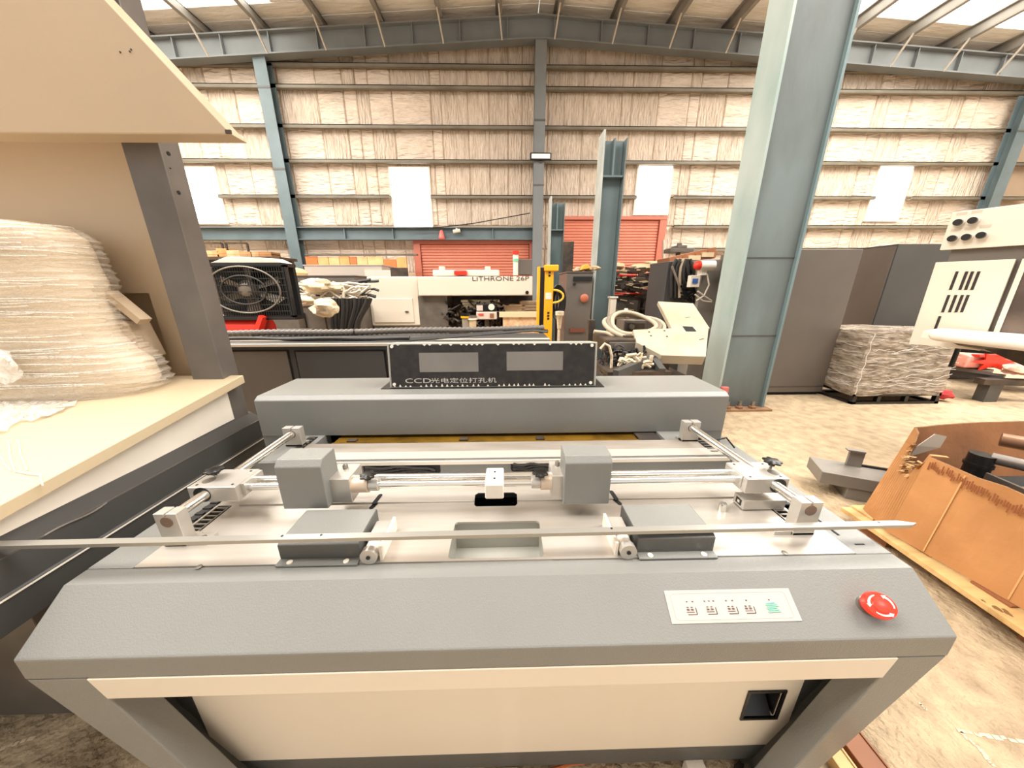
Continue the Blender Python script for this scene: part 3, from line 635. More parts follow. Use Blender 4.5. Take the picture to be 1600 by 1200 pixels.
for (a, b) in ((187, 81), (202, 80), (204, 77)): p = at(a, b, y=1.418); mb.cyl((p.x, 1.4185, p.z), (p.x, 1.421, p.z), .003, 8)
mb.build('cover_marks', DKM, lm, kind='stuff')
p = at(358, 207, y=1.418); B(p.x-.012, p.x+.008, 1.415, 1.421, p.z-.004, p.z+.008).build('corner_clip', DKM, lm)
def tz(y): return 1.053+(1.168-1.053)*(y-.742)/(1.55-.742)
y0, y1 = .35, 1.60
MB().hexa([(-3.4, y0, tz(y0)-.04), (-1.34, y0, tz(y0)-.04), (-1.34, y1, tz(y1)-.04), (-3.4, y1, tz(y1)-.04), (-3.4, y0, tz(y0)), (-1.34, y0, tz(y0)), (-1.34, y1, tz(y1)), (-3.4, y1, tz(y1))]).build('cutting_table', CREAMT, lm, .003, label='cream painted table top')
MB().hexa([(-3.4, y0, .93), (-1.40, y0, .93), (-1.40, 1.55, .955), (-3.4, 1.55, .955), (-3.4, y0, tz(y0)-.04), (-1.40, y0, tz(y0)-.04), (-1.40, 1.55, tz(1.55)-.04), (-3.4, 1.55, tz(1.55)-.04)]).build('apron', WHITEP, lm)
mb = MB(); mb.prism([(-3.4, .95), (-1.405, .95), (-1.355, .913), (-1.35, .908), (-1.35, .812), (-1.346, .808), (-1.346, .800), (-1.352, .796), (-1.36, .70), (-3.4, .70)], 'y', .20, 1.665)
mb.build('base_rail', CABD, lm, .002)
MB().tube([(-1.352+.006*math.sin(t/3.0), 0.78+.02*t, .909+.004*math.sin(t*.8)) for t in range(0, 9)], .004, 6).build('bent_edge', POST, lm)
B(-1.352, -1.3475, .25, 1.66, .9085, .9125).build('edge_highlight', POST, lm); B(-1.350, -1.3445, .25, 1.66, .8005, .8055).build('edge_highlight', WHITEP, lm)  # pale strips painted as the highlights along the rail edges
B(-3.4, -1.66, .86, 1.60, 0, .70).build('pedestal', DKN, lm, .004)
# small box and arm behind the wrapped unit
q0 = at(200, 505, y=1.56); q1 = at(255, 556, y=1.56)
ar = MB().prism([(q0.x, q1.z), (q1.x-.02, q1.z), (q1.x-.05, q0.z), (q1.x-.06, q0.z+.012), (q1.x-.075, q0.z+.012), (q0.x-.02, q0.z)], 'y', 1.50, 1.60).build('feed_unit', BEIGE, lm, .006)
MB().bar(at(172, 458, y=1.52), at(226, 502, y=1.52), .05, .03).build('arm', BEIGE, ar)
# stretch wrapped unit
sil = [(345, 30), (350, 75), (358, 110), (372, 135), (395, 150), (415, 157), (440, 172), (470, 178), (495, 190), (520, 200), (545, 228), (565, 250), (590, 262), (612, 256)]
cx_, cy_ = at(-45, 500, y=1.44).x, 1.47
def ringpts(py, pxr, sc_=1, jit=0):
    p = at(pxr-6, py, y=1.47); rx = (p.x-cx_)*sc_; ry = min(.165, rx*.45)*sc_; n = 36
    return [(cx_+(rx+jit*math.sin(7*t+py))*math.copysign(abs(math.cos(t))**.75, math.cos(t)), cy_+(ry+jit*math.cos(5*t+py*.7))*math.copysign(abs(math.sin(t))**.75, math.sin(t)), p.z) for t in [2*math.pi*i/n for i in range(n)]]
def loft(mb, rings, top=True):
    n = len(rings[0]); vs = [v for r in rings for v in r]
    fs = [(i*n+j, i*n+(j+1) % n, (i+1)*n+(j+1) % n, (i+1)*n+j) for i in range(len(rings)-1) for j in range(n)]
    if top: fs.append(list(range(n)))
    return mb.add(vs, fs, True)
def interp(l, m_):
    o = []
    for i in range(len(l)-1):
        for k in range(m_): t = k/m_; o.append((l[i][0]*(1-t)+l[i+1][0]*t, l[i][1]*(1-t)+l[i+1][1]*t))
    return o+[l[-1]]
wu = thing('wrapped_unit', 'domed unit wound in clear stretch film standing on the cream table', 'wrapped unit', (cx_, cy_, 1.12))
rr = interp(sil, 6); loft(MB(), [ringpts(a, b, .93) for a, b in rr]).build('core', CORE, wu)
rr = interp(sil, 9)
loft(MB(), [ringpts(a, b+2.5*(-1)**(i//2)*(.3+random.random()), 1, .006) for i, (a, b) in enumerate(rr)]).build('film', FILM, wu, label='clear stretch film in tight horizontal folds')
for k in range(60):
    i = random.randrange(2, len(rr)-3); a, b = rr[i]; R = ringpts(a, b+1, 1.0); s0 = random.randrange(20, 30); ln = random.randrange(4, 12)
    # white folds, standing in for film highlights, on the side facing the viewer (sin<0) 
    MB().tube([Vector(R[(s0+j) % 36])+Vector((0, -.004, .006*math.sin(j*.6+k))) for j in range(ln)], .0028, 5).build('film_fold', FILMW, wu)
mb = MB(); q = at(0, 572, y=1.27); mb.lump((q.x, 1.27, q.z), .055, .03, .07, 16, 10, .5, 3); mb.build('film_knot', FILMW, wu)
# loose crumpled film on the table
def tp(px, py, lift=.004):
    n_ = Vector((0, -(1.168-1.053), (1.55-.742))).normalized(); return on(px, py, (0, .742, 1.053), n_)+n_*lift
out = [(-40, 700), (-30, 622), (40, 622), (78, 628), (124, 656), (60, 672), (20, 690)]
cf = MB(); G = []
for i in range(17):
    row = []
    for j in range(9):
        u = i/16; v = j/8; row.append(tp(-40+u*165-v*30*u+random.uniform(-3, 3), 626+v*(66-u*48)+4*math.sin(u*9)+random.uniform(-3, 3), .004+random.random()*.022*(1-u*.6)))
    G.append(row)
cf.add([p for r in G for p in r], [(i*9+j, i*9+j+1, (i+1)*9+j+1, (i+1)*9+j) for i in range(16) for j in range(8)], False)
lf = thing('loose_film', 'crumpled clear film lying loose on the cream table in front of the wrapped unit', 'plastic film', tp(10, 660))
cf.build('film_sheet', FILMW, lf)
for l in ([(14, 690), (18, 720), (25, 738), (45, 742), (64, 744), (68, 760)], [(-5, 700), (8, 725), (18, 737)], [(30, 690), (34, 715), (44, 736)]):
    MB().tube([tp(a, b, .004) for a, b in l], .0022, 6).build('film_strand', FILMW, lf)
# ================================================================== BEHIND THE HOOD
yc = 2.55
zc = at(480, 541, y=yc).z; xL = at(340, 560, y=yc).x; xR = at(862, 560, y=yc).x
dc = thing('low_cabinet', 'long low charcoal machine cabinet with panel doors behind the hood', 'cabinet', ((xL+xR)/2, yc+.3, 0))
B(xL, xR, yc, yc+.55, .0, zc).build('cabinet_body', CABD, dc, .004)
B(xL, xR, yc-.02, yc+.56, zc, zc+.018).build('cabinet_top', CABD, dc, .003); B(xL, xR, yc-.03, yc-.005, zc+.002, zc+.024).build('bright_lip', mat('pale_dusty_top', 'c9bdac', .5, .1), dc, .002); B(xL, xR, yc+.14, yc+.19, zc+.018, zc+.026).build('bright_strip', mat('pale_dusty_top', 'c9bdac'), dc, .002)
for a, b in ((368, 456), (470, 604), (620, 760), (775, 900)):
    x0, x1, z0, z1 = rect(a, 549, b, 620, yc); B(x0-.015, x1+.015, yc-.004, yc-.0005, .24, z1+.012).build('door_gap', BLACKM, dc); B(x0, x1, yc-.012, yc-.001, .25, z1).build('panel_door', CABG if a < 400 else CABD, dc, .003)
for (nm, a, b, r_, m_, rf) in (('corrugated_conduit', 345, 850, .030, RUB, 1), ('black_hose', 345, 640, .016, RUBD, 0)):
    p0 = at(a, 522 if rf else 530, z=zc+.05 if rf else zc+.036); p1 = at(b, 513 if rf else 529, z=zc+.05 if rf else zc+.036)
    n = 260 if rf else 24; mb = MB()
    mb.tube([p0.lerp(p1, i/n)+Vector((0, .012*math.sin(i/n*9), .004*math.sin(i/n*14))) for i in range(n+1)], r_, 10, rf=(lambda i: .031 if (i//2) % 2 else .026) if rf else None)
    o = mb.build(nm, m_, None)
    tag(o, 'grey corrugated conduit lying along the low cabinet top' if rf else 'smooth black hose lying beside the corrugated conduit', 'conduit' if rf else 'hose')
    if rf:
        pm_ = p0.lerp(p1, .39); MB().tube([pm_+Vector((0, .036*math.cos(t*.63), .036*math.sin(t*.63))) for t in range(10)], .004, 5, closed=True).build('cable_tie', BLACK, o)
cs = MB()
for k in range(3): cs.tube([at(640+i*24, 532-(i*1.9 if i < 8 else 15-(i-8)*2)+k*1.6-3, z=zc+.03+.012*k) for i in range(10)], .008, 6)
tag(cs.build('cable_bundle', RUBD), 'black cables lying over the low cabinet behind the display', 'cable', kind='stuff')
# ---- fan / compressor
yf = 3.9
fx0, fx1, fz0, fz1 = rect(322, 414, 450, 496, yf); fr = thing('compressor_fan', 'square black wire grille fan of an engine set beside the grey post', 'fan', ((fx0+fx1)/2, yf, fz0))
mb = MB(); n = 34
for i in range(n+1): x = fx0+(fx1-fx0)*i/n; mb.box(x-.0035, x+.0035, yf, yf+.006, fz0, fz1)
mb.build('grille_bars', BLACK, fr, kind='stuff')
mb = MB()
for i in range(9): z = fz0+(fz1-fz0)*i/8; mb.box(fx0, fx1, yf-.008, yf-.003, z-.004, z+.004)
mb.build('grille_wires', RUBD, fr, kind='stuff')
xc, zc_ = (fx0+fx1)/2-.02, (fz0+fz1)/2+.02; rx_ = (fx1-fx0)*.44; rz_ = (fz1-fz0)*.44
for k in (1.0, .62): MB().tube([(xc+rx_*k*math.cos(t), yf-.015, zc_+rz_*k*math.sin(t)) for t in [i*math.pi/24 for i in range(48)]], .009, 6, closed=True).build('grille_ring', mat('ring_wire', '7c766d', .4, .4) if k == 1 else RUBD, fr)
for k in range(6):
    t = k*math.pi/3+.5; u = Vector((math.cos(t)*rx_, 0, math.sin(t)*rz_)); s_ = Vector((-math.sin(t)*rx_, 0, math.cos(t)*rz_))*.16; c = Vector((xc, yf+.06, zc_))
    MB().hexa([c+u*.18-s_*.5, c+u*.18+s_*.5+Vector((0, .05, 0)), c+u*.95+s_+Vector((0, .06, 0)), c+u*.95-s_, c+u*.18-s_*.5+Vector((0, .01, 0)), c+u*.18+s_*.5+Vector((0, .06, 0)), c+u*.95+s_+Vector((0, .07, 0)), c+u*.95-s_+Vector((0, .01, 0))]).build('fan_blade', mat('dusty_blade', '9c9184', .5), fr)
mb = MB(); mb.lathe((xc, yf+.08, zc_), [(.11, 0), (.11, .05), (.07, .08), (.03, .09)], 22, (0, -1, 0)); mb.build('hub', DKN, fr)
B(fx0, fx1, yf+.17, yf+.22, fz0, fz1).build('radiator_core', BLACKM, fr)
mb = MB()
for (a, b, c, d) in ((fx0-.02, fx1+.02, fz1-.02, fz1+.02), (fx0-.02, fx1+.02, fz0-.03, fz0+.02), (fx0-.02, fx0+.02, fz0, fz1), (fx1-.02, fx1+.02, fz0, fz1)): mb.box(a, b, yf, yf+.20, c, d) if c < fz0 or c > fz0+.1 else mb.box(a, b, yf, yf+.05, c, d)
mb.build('frame', BLACK, fr)
MB().prism([(fx0+.1, fz1+.02), (fx1, fz1+.02), (fx1-.1, fz1+.07), ((fx0+fx1)/2, fz1+.09), (fx0+.3, fz1+.09)], 'y', yf+.02, yf+.2).build('top_shell', WHITEP, fr, .01)
MB().cyl(at(345, 512, y=yf+.15), at(420, 514, y=yf+.15), .14, 20).build('red_tank', RED, fr, label='red tank under the fan')
MB().bar(at(405, 514, y=yf-.02), at(412, 494, y=yf-.02), .10, .05).build('red_bracket', RED, fr)
B(fx0, fx1, yf+.02, yf+.4, 0, fz0-.18).build('engine_base', DKM, fr)
# ---- grey machine with a tangle of cables
def cab(name, label, cat, r4, y, dep, m_, z0=0, bevel=.01, group=None):
    x0, x1, z0_, z1 = rect(*r4, y); z0 = z0_ if z0 is None else z0
    t = thing(name, label, cat, ((x0+x1)/2, y+dep/2, z0), group)
    B(x0, x1, y, y+dep, z0, z1).build('body', m_, t, bevel)
    B(x0-.015, x1+.015, y-.015, y+dep, z1, z1+.02).build('top', m_, t)
    return t, x0, x1, z1
t, x0, x1, z1 = cab('machine_cabinet', 'grey machine body under the tangle of cables', 'cabinet', (418, 479, 548, 520), 5.2, 1.0, DKN)
B(x0+.5, x0+.6, 5.17, 5.2, .1, z1-.1).build('door_gap', DKM, t); B(x0+.9, x0+.91, 5.19, 5.2, .1, z1-.1).build('door_gap', DKM, t)
zcab = z1
t, x0, x1, z1 = cab('machine_cabinet', 'dark grey cabinet behind the cable tangle with a dusty top', 'cabinet', (440, 432, 556, 470), 6.3, .9, CABG)
t, x0, x1, z1 = cab('machine_cabinet', 'pale grey cabinet below the coloured boards at the left wall', 'cabinet', (478, 415, 598, 452), 8.0, .9, mat('pale_grey_cab', 'b5aba0', .5))
B(x0+2.0, x0+2.4, 7.97, 8.0, z1-.5, z1-.05).build('dark_vent', DKM, t)
B(x0+1.4, x0+2.0, 7.96, 8.0, z1-.5, z1-.1).build('light_door', mat('lightest_grey', 'd5cbbf', .5), t)
# cable tangle: uncountable
mb = MB(); rnd = random.Random(4)
for k in range(90):
    a0 = (rnd.uniform(452, 540), rnd.uniform(440, 482)); a1 = (rnd.uniform(520, 580), rnd.uniform(440, 474)); y = 5.0+rnd.random()*.5; sag = rnd.uniform(-6, 14)
    mb.tube([at(a0[0]+(a1[0]-a0[0])*i/9, a0[1]+(a1[1]-a0[1])*i/9+sag*math.sin(math.pi*i/9)+rnd.uniform(-1, 1), y=y) for i in range(10)], rnd.uniform(.009, .02), 6)
ct = mb.build('cable_tangle', CABW); tag(ct, 'tangle of pale grey cables heaped on the grey machine body', 'cables', kind='stuff')
mb = MB()
for k in range(40):
    a0 = (rnd.uniform(450, 560), rnd.uniform(440, 470)); a1 = (a0[0]+rnd.uniform(10, 50), a0[1]+rnd.uniform(-6, 14)); y = 5.1+rnd.random()*.5
    mb.tube([at(a0[0]+(a1[0]-a0[0])*i/6, a0[1]+(a1[1]-a0[1])*i/6+rnd.uniform(-1.5, 1.5), y=y) for i in range(7)], rnd.uniform(.02, .04), 6)
for k in range(11):
    xs = 520+k*5; mb.tube([at(xs+(k*1.2-2)*math.sin(i*.42+k*.2), 466+i*7, y=4.95+.02*(k % 3)) for i in range(8)], .030, 8)
tag(mb.build('cable_tangle', RUBD), 'dark cables under the pale tangle, hanging down to the right', 'cables', kind='stuff')
for i, (a, b, rx, rz, yy, l) in enumerate([(508, 481, .17, .13, 4.7, 'beige cloth bag hanging under the cable tangle'), (495, 446, .22, .10, 5.0, 'pale dusty bag on top of the cable tangle'), (527, 449, .20, .07, 5.1, 'flat pale bag on the right of the cable tangle'), (472, 470, .16, .07, 4.9, 'small white bag between cables and fan')]):
    q = at(a, b, y=yy); tag(MB().lump((q.x, yy, q.z), rx, .12, rz, 18, 12, .4, i).build('cloth_bag', BAG), l, 'bag')
q = at(458, 424, y=6.5); mb = MB(); mb.lathe((q.x, 6.5, q.z-.05), [(.22, -.05), (.24, .02), (.18, .09), (.05, .12)], 20); tag(mb.build('straw_hat', mat('straw', 'e6c487', .8)), 'round straw coloured hat on the dark grey cabinet', 'hat')
# wall shelf clutter: boards behind
cols = ['d3763f', 'dcae74', 'e0b882', 'd8a76a', 'c9713f', 'dcb684', 'e2be88', 'd3763f', 'dba768', 'e6c596']
wr = thing('board_rack', 'rack of upright plywood boards and orange boards against the back wall', 'rack', (at(560, 420, y=12.6).x, 12.6, 0))
edges = [478, 497, 514, 531, 547, 558, 575, 600, 620, 636, 652]
for i in range(10):
    if i == 9: continue
    x0, x1, z0, z1 = rect(edges[i], 401 if i < 6 else 403, edges[i+1]-1, 416, 12.6)
    B(x0, x1, 12.6, 12.65, 0.0, z1+random.uniform(-.05, .05)).build('board', mat('board_%d' % i, cols[i], .7, 0, None, (3, 'a8703e', .4)), wr)
for zz in (rect(480, 400, 650, 416, 12.6)[3]+.02,):
    B(at(478, 400, y=12.6).x, at(652, 400, y=12.6).x, 12.55, 12.75, zz, zz+.05).build('shelf_edge', DKN, wr)
# clutter shelf left of the column
def frame_rack(px0, px1, py0, py1, y, m_, par):
    x0, x1, z0, z1 = rect(px0, py0, px1, py1, y)
    for a in (MB().bar((x0, y, 0), (x0, y, z1), .05), MB().bar((x1, y, 0), (x1, y, z1), .05), MB().bar((x0, y, z1), (x1, y, z1), .05)): a.build('rack_tube', m_, par)
rk = thing('storage_rack', 'dark tube rack loaded with cartons behind the fan', 'rack', (at(370, 400, y=11.0).x, 11.0, 0))
for a in ((317, 349, 380, 400), (355, 388, 380, 400), (403, 420, 397, 415)): frame_rack(*a, 11.0, DKM, rk)
sx0, sx1, sz0, sz1 = rect(300, 400, 440, 406, 11.0); B(sx0, sx1, 10.9, 11.8, sz0, sz0+.08).build('shelf', DKM, rk); B(sx0, sx1, 11.5, 11.6, .0, sz0).build('rack_back', DKM, rk)
bxs = [(318, 392, 340, 401, 'dfb07c'), (336, 388, 352, 400, 'd6965c'), (352, 391, 372, 401, 'e2b98e'), (372, 393, 392, 402, 'b98f62'), (390, 396, 404, 403, 'c9a074'), (404, 402, 424, 412, 'a3764c')]
for i, (a, b, c, d, h) in enumerate(bxs):
    x0, x1, z0, z1 = rect(a, b, c, d, 10.9); z0 = sz0+.085; z1 = max(z1, z0+.15); mb = MB(); mb.box(x0, x1, 10.95, 11.4, z0, z1); mb.box(x0, x1, 10.945, 11.4, (z0+z1)/2-.02, (z0+z1)/2+.02)
    tag(mb.build('carton', mat('carton_%d' % i, h, .8, 0, None, (3, '7d5632', .5)), bevel=.01), ['first', 'second', 'third', 'fourth', 'fifth', 'sixth'][i]+' brown carton from the left on the dark tube rack', 'carton', 'cartons on the tube rack')
B_ = B
# ---- cream press with lettering
yp = 6.0
pr = thing('printing_press', 'cream and grey printing press with lettering on its long upper beam', 'machine', (at(690, 480, y=yp).x, yp+.4, 0))
x0, x1, z0, z1 = rect(577, 432, 655, 509, yp); B(x0, x1, yp, yp+.8, z0, z1).build('side_cover', CREAM, pr, .02)
x0, x1, z0, z1 = rect(583, 466, 646, 504, yp-.01); d_ = B(x0, x1, yp-.02, yp, z0, z1).build('door', CREAM, pr, .01); 
q = at(636, 487, y=yp-.02); B(q.x-.03, q.x+.03, yp-.035, yp-.02, q.z-.015, q.z+.015).build('latch', STEEL, d_)
x0, x1, z0, z1 = rect(653, 432, 832, 462, yp-.1); B(x0, x1, yp-.1, yp+.7, z0, z1).build('upper_beam', CREAM, pr, .015)
q = at(828, 457, y=yp-.12); MB().cyl((q.x-.05, yp-.14, q.z), (q.x-.05, yp-.09, q.z), .03, 12).build('round_lock', BLACK, pr)
a = at(737.5, 438.8, y=yp-.105); b = at(826, 438, y=yp-.105)
tx = text('lettering', 'LITHRONE 26P', a, b-a, (0, 0, 1), .105, mat('lettering_grey', '5b554e', .6), pr, label='dark grey lettering on cream beam')
wd = max(v.co.x for v in tx.data.vertices)-min(v.co.x for v in tx.data.vertices); tx.scale = (1, 1, 1)
mnx = min(v.co.x for v in tx.data.vertices); f_ = (b-a).length/wd
for v in tx.data.vertices: v.co.x = mnx+(v.co.x-mnx)*f_
x0, x1, z0, z1 = rect(654, 462, 700, 512, yp); B(x0, x1, yp, yp+.7, 0, z1).build('grey_column', DKN, pr, .01)
x0, x1, z0, z1 = rect(577, 432, 655, 509, yp); B(x0+.02, x1-.02, yp+.02, yp+.78, 0, z0).build('lower_body', DKN, pr)
x0, x1, z0, z1 = rect(674, 421, 780, 431, yp); B(x0, x1, yp+.1, yp+.6, z0, z1).build('top_cover', CREAM, pr, .02)
for px_ in (690, 762): q = at(px_, 420, y=yp+.1); B(q.x-.05, q.x+.05, yp+.1, yp+.2, q.z-.03, q.z+.04).build('cover_handle', CREAM, pr, .01)
x0, x1, z0, z1 = rect(709, 422, 729, 430, yp-.05); B(x0, x1, yp-.05, yp+.12, z0, z1).build('red_lamp', RED, pr, .02, label='red lamp box on the beam')
x0, x1, z0, z1 = rect(806, 405, 831, 429, yp); B(x0, x1, yp, yp+.4, z0, z1).build('grey_box', CABG, pr, .01)
q = at(803, 430, y=yp); 
for i, (h0_, h1_, mm, r_) in enumerate(((0, .22, WHITEP, .045), (.22, .27, GREEN, .05), (.27, .34, WHITEP, .05), (.34, .40, RED, .06))): MB().cyl((q.x+.03, yp-.02, q.z+h0_), (q.x+.03, yp-.02, q.z+h1_), r_, 14).build('signal_tower', mm, pr)
x0, x1, z0, z1 = rect(700, 462, 832, 512, yp+.55); B(x0, x1, yp+.6, yp+.65, 0, z1).build('dark_interior', DKM, pr)
# gauge unit and things under the beam
x0, x1, z0, z1 = rect(744, 475, 776, 499, 5.75)
g = thing('gauge_box', 'small black and grey control box with a round gauge under the cream beam', 'gauge', ((x0+x1)/2, 5.8, z0)); zm = (z0+z1)/2
B(x0, x1, 5.75, 5.95, zm, z1).build('upper_box', BLACK, g, .01); B(x0, x1, 5.73, 5.95, z0, zm).build('lower_box', mat('pale_box', 'cfc1b2', .5), g, .01)
MB().cyl((x1-.09, 5.73, zm+.08), (x1-.09, 5.75, zm+.08), .055, 18).build('dial', WHITEP, g); B(x0+.01, x0+.12, 5.735, 5.75, zm+.02, z1-.02).build('label_plate', mat('pale_box', 'cfc1b2'), g)
B(x0+.04, x0+.13, 5.72, 5.73, z0+.07, zm-.03).build('red_sticker', mat('red_sticker', 'c9453a', .6), g); B(x1-.12, x1-.05, 5.72, 5.73, z0+.03, zm-.03).build('red_sticker', mat('brown_sticker', '8a5a3e', .6), g)
B((x0+x1)/2-.04, (x0+x1)/2+.04, 5.8, 5.88, 0, z0).build('stand', DKM, g)
for i, (r4, m_, l) in enumerate([((720, 468, 782, 484), mat('paper_pile', 'e3d3b4', .8), 'flat pile of cream paper under the cream beam'), ((784, 475, 822, 490), mat('paper_bag_b', 'cdb391', .8, 0, (9, .6, .03)), 'brown wrapped parcel right of the gauge'), ((812, 470, 842, 490), mat('paper_bag_a', 'b0987a', .8, 0, (9, .6, .03)), 'dusty parcel beside the yellow stand'), ]):
    x0, x1, z0, z1 = rect(*r4, 6.2); t = thing('paper_stack', l, 'paper', ((x0+x1)/2, 6.25, z0)); n = 4
    for k in range(n): B(x0+random.uniform(0, .04), x1-random.uniform(0, .04), 6.12, 6.45, z0+(z1-z0)*k/n, z0+(z1-z0)*(k+.92)/n).build('sheet_bundle', m_, t, .008)
x0, x1, z0, z1 = rect(783, 487, 846, 514, 5.6); t = thing('wooden_crate', 'pale chipboard crate at the foot of the yellow stand', 'crate', ((x0+x1)/2, 5.8, 0))
B(x0, x1, 5.6, 5.63, 0, z1-.08).build('crate_side', mat('chipboard', 'cf9f74', .8, 0, None, (12, 'f0d9b4', .7)), t); B(x0-.03, x1+.03, 5.57, 5.62, z1-.09, z1).build('top_rim', mat('pale_rim', 'e3c9a2', .7), t)
for a, b, c, d in ((x0, x0+.03, 5.6, 6.1), (x1-.03, x1, 5.6, 6.1), (x0, x1, 6.07, 6.1)): B(a, b, c, d, 0, z1-.03).build('crate_side', mat('chipboard', 'cf9f74'), t)
mb = MB(); rnd = random.Random(9)
for k in range(60):
    a0 = (rnd.uniform(700, 782), rnd.uniform(476, 512)); mb.tube([at(a0[0]+rnd.uniform(-4, 4)+i*rnd.uniform(-3, 4), a0[1]+i*rnd.uniform(-3, 3), y=5.9+rnd.random()*.4) for i in range(6)], rnd.uniform(.012, .03), 5)
tag(mb.build('wire_heap', DKM), 'dark heap of wires and small parts under the cream beam', 'wires', kind='stuff')
for i, (a, b, l) in enumerate([(728, 500, 'black lidded can with yellow band under the cream beam'), (738, 503, 'pale metal can beside the lidded black can')]):
    q = at(a, b, y=5.7); t = thing('can', l, 'can', (q.x, 5.7, q.z-.1)); MB().cyl((q.x, 5.7, q.z-.2), (q.x, 5.7, q.z+.04), .07, 16).build('can_body', [mat('can_grey', '8f8577', .5), TAN][i], t)
    MB().cyl((q.x, 5.7, q.z+.04), (q.x, 5.7, q.z+.07), .09, 16).build('can_rim', [YEL, WHITEP][i], t); MB().cyl((q.x, 5.7, q.z+.07), (q.x, 5.7, q.z+.11), .085, 16).build('can_lid', [BLACK, STEEL][i], t)
# ---- yellow stand
yy = 4.6; x0, x1, z0, z1 = rect(840, 414, 864, 514, yy)
ys = thing('yellow_lift_mast', 'bright yellow narrow mast with a black slot and curved handle', 'mast', ((x0+x1)/2, yy, 0)); W_ = x1-x0
B(x0, x0+W_*.14, yy, yy+.14, 0, z1-.02).build('mast_rail', YEL, ys); B(x0+W_*.14, x0+W_*.44, yy+.05, yy+.12, 0, z1-.03).build('mast_slot', BLACK, ys); B(x0+W_*.44, x1, yy, yy+.14, 0, z1).build('mast_rail', YEL, ys)
B(x0+W_*.4, x1+.06, yy-.03, yy+.14, z1-.08, z1).build('mast_cap', YEL, ys, .01)
hz = at(870, 463, y=yy).z; MB().tube([(x1+.0+.14*math.sin(t), yy-.03, hz+.085*math.cos(t)) for t in [i*math.pi/10 for i in range(11)]], .014, 8).build('handle', mat('pale_yellow', 'e8b840', .4), ys)
B(x0+W_*.5, x1-.02, yy-.004, yy, hz-.04, hz+.05).build('label_plate', mat('lbl', 'e9dcc8'), ys)
for k, dz in enumerate((.34, .30, .26, -.24, -.28, -.32)): B(x0+W_*.66, x0+W_*.80, yy-.003, yy, hz+dz, hz+dz+.028).build('printed_mark', BLACK, ys)
# ---- dark cabinet right of it
t, x0, x1, z1 = cab('machine_cabinet', 'dark brown grey cabinet between the yellow mast and free standing column', 'cabinet', (884, 426, 924, 520), 6.3, .9, CABG)
B(x0+.12, x1-.02, 6.27, 6.3, z1-.15, z1-.07).build('vent', BLACKM, t); B(x0+.10, x1-.1, 6.27, 6.3, .75, .83).build('vent', mat('brown_vent', '7a4a38', .6), t)
q = at(913, 466, y=6.25); MB().lathe((q.x, 6.29, q.z), [(.07, 0), (.08, .04), (.05, .06)], 14, (0, -1, 0)).build('red_knob', mat('brick_knob', 'b8664c', .5), t)
q = at(898, 444, y=6.25); MB().cyl((q.x, 6.24, q.z), (q.x, 6.3, q.z), .025, 10).build('lock', BLACK, t)
q = at(871, 472, y=5.9); mb = MB()
for k in range(7): mb.tube([(q.x+(.13-.012*k)*math.cos(t_), 5.85+.02*k, q.z+(.30-.02*k)*math.sin(t_)) for t_ in [i*math.pi/12 for i in range(24)]], .018, 6, closed=True)
mb.box(q.x-.02, q.x+.02, 5.95, 6.0, 0, q.z+.3); tag(mb.build('hose_coil', BLACK), 'tall black hose coil hanging beside the yellow mast', 'hose')
q = at(874, 500, y=5.3); mb = MB(); mb.lathe((q.x, 5.3, q.z-.14), [(.03, 0), (.05, .2), (.07, .22), (.07, .28)], 14); mb.cyl((q.x, 5.3, 0), (q.x, 5.3, q.z-.14), .02, 8); tag(mb.build('funnel', BAG), 'small pale funnel below the black hose coil', 'funnel')
mb = MB()
for k in range(4): q = at(905+k*8, 421-(k % 2)*2, y=6.5); mb.lump((q.x, 6.5, q.z), .10, .08, .045, 10, 6, .5, k)
tag(mb.build('rag_heap', mat('dusty_rag', 'c0a584', .8)), 'dusty rags heaped on the dark brown grey cabinet', 'rags', kind='stuff')
q = at(908, 420, y=6.3); tag(MB().prism([(q.x, q.z-.02), (q.x+.2, q.z+.01), (q.x+.12, q.z+.08), (q.x+.05, q.z+.07)], 'y', 6.3, 6.5).build('yellow_bag', mat('dull_yellow', 'e0ab3c', .6), bevel=.01), 'folded yellow bag on top of the dark brown grey cabinet', 'bag')
# ---- free standing I columns
def freecol(pxl, pxr, ptop, y, label, m_):
    x0, x1 = at(pxl, ptop+60, y=y).x, at(pxr, ptop+60, y=y).x; z1 = at((pxl+pxr)/2, ptop, y=y).z; w_ = x1-x0
    c = thing('steel_column', label, 'column', ((x0+x1)/2, y, 0))
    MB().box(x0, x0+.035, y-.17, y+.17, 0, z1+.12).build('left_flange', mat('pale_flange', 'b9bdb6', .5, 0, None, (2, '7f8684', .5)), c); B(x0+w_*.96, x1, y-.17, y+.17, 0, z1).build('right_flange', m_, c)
    B(x0+.03, x1-.03, y-.02, y+.02, 0, z1).build('web', m_, c)
    s_ = B(x0+.03, x1-.03, y-.16, y+.16, z1-.62, z1-.59).build('stiffener', m_, c); B((x0+x1)/2-.015, (x0+x1)/2+.015, y-.15, y-.02, z1-.6, z1).build('rib', m_, c)
    B(x0-.02, x1+.02, y-.2, y+.2, 0, .04).build('base_plate', m_, c)
    return c
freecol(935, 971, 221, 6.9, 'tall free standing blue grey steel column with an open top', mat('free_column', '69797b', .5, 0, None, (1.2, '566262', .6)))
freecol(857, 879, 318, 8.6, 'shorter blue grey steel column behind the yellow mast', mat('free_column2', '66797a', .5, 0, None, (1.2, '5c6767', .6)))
mb = MB(); q = at(880, 405, y=8.3); tag(B(q.x, q.x+.25, 8.3, 8.4, 0, q.z+.4).build('dark_post', DKM, bevel=.01), 'short dark post to the right of the shorter column', 'post')
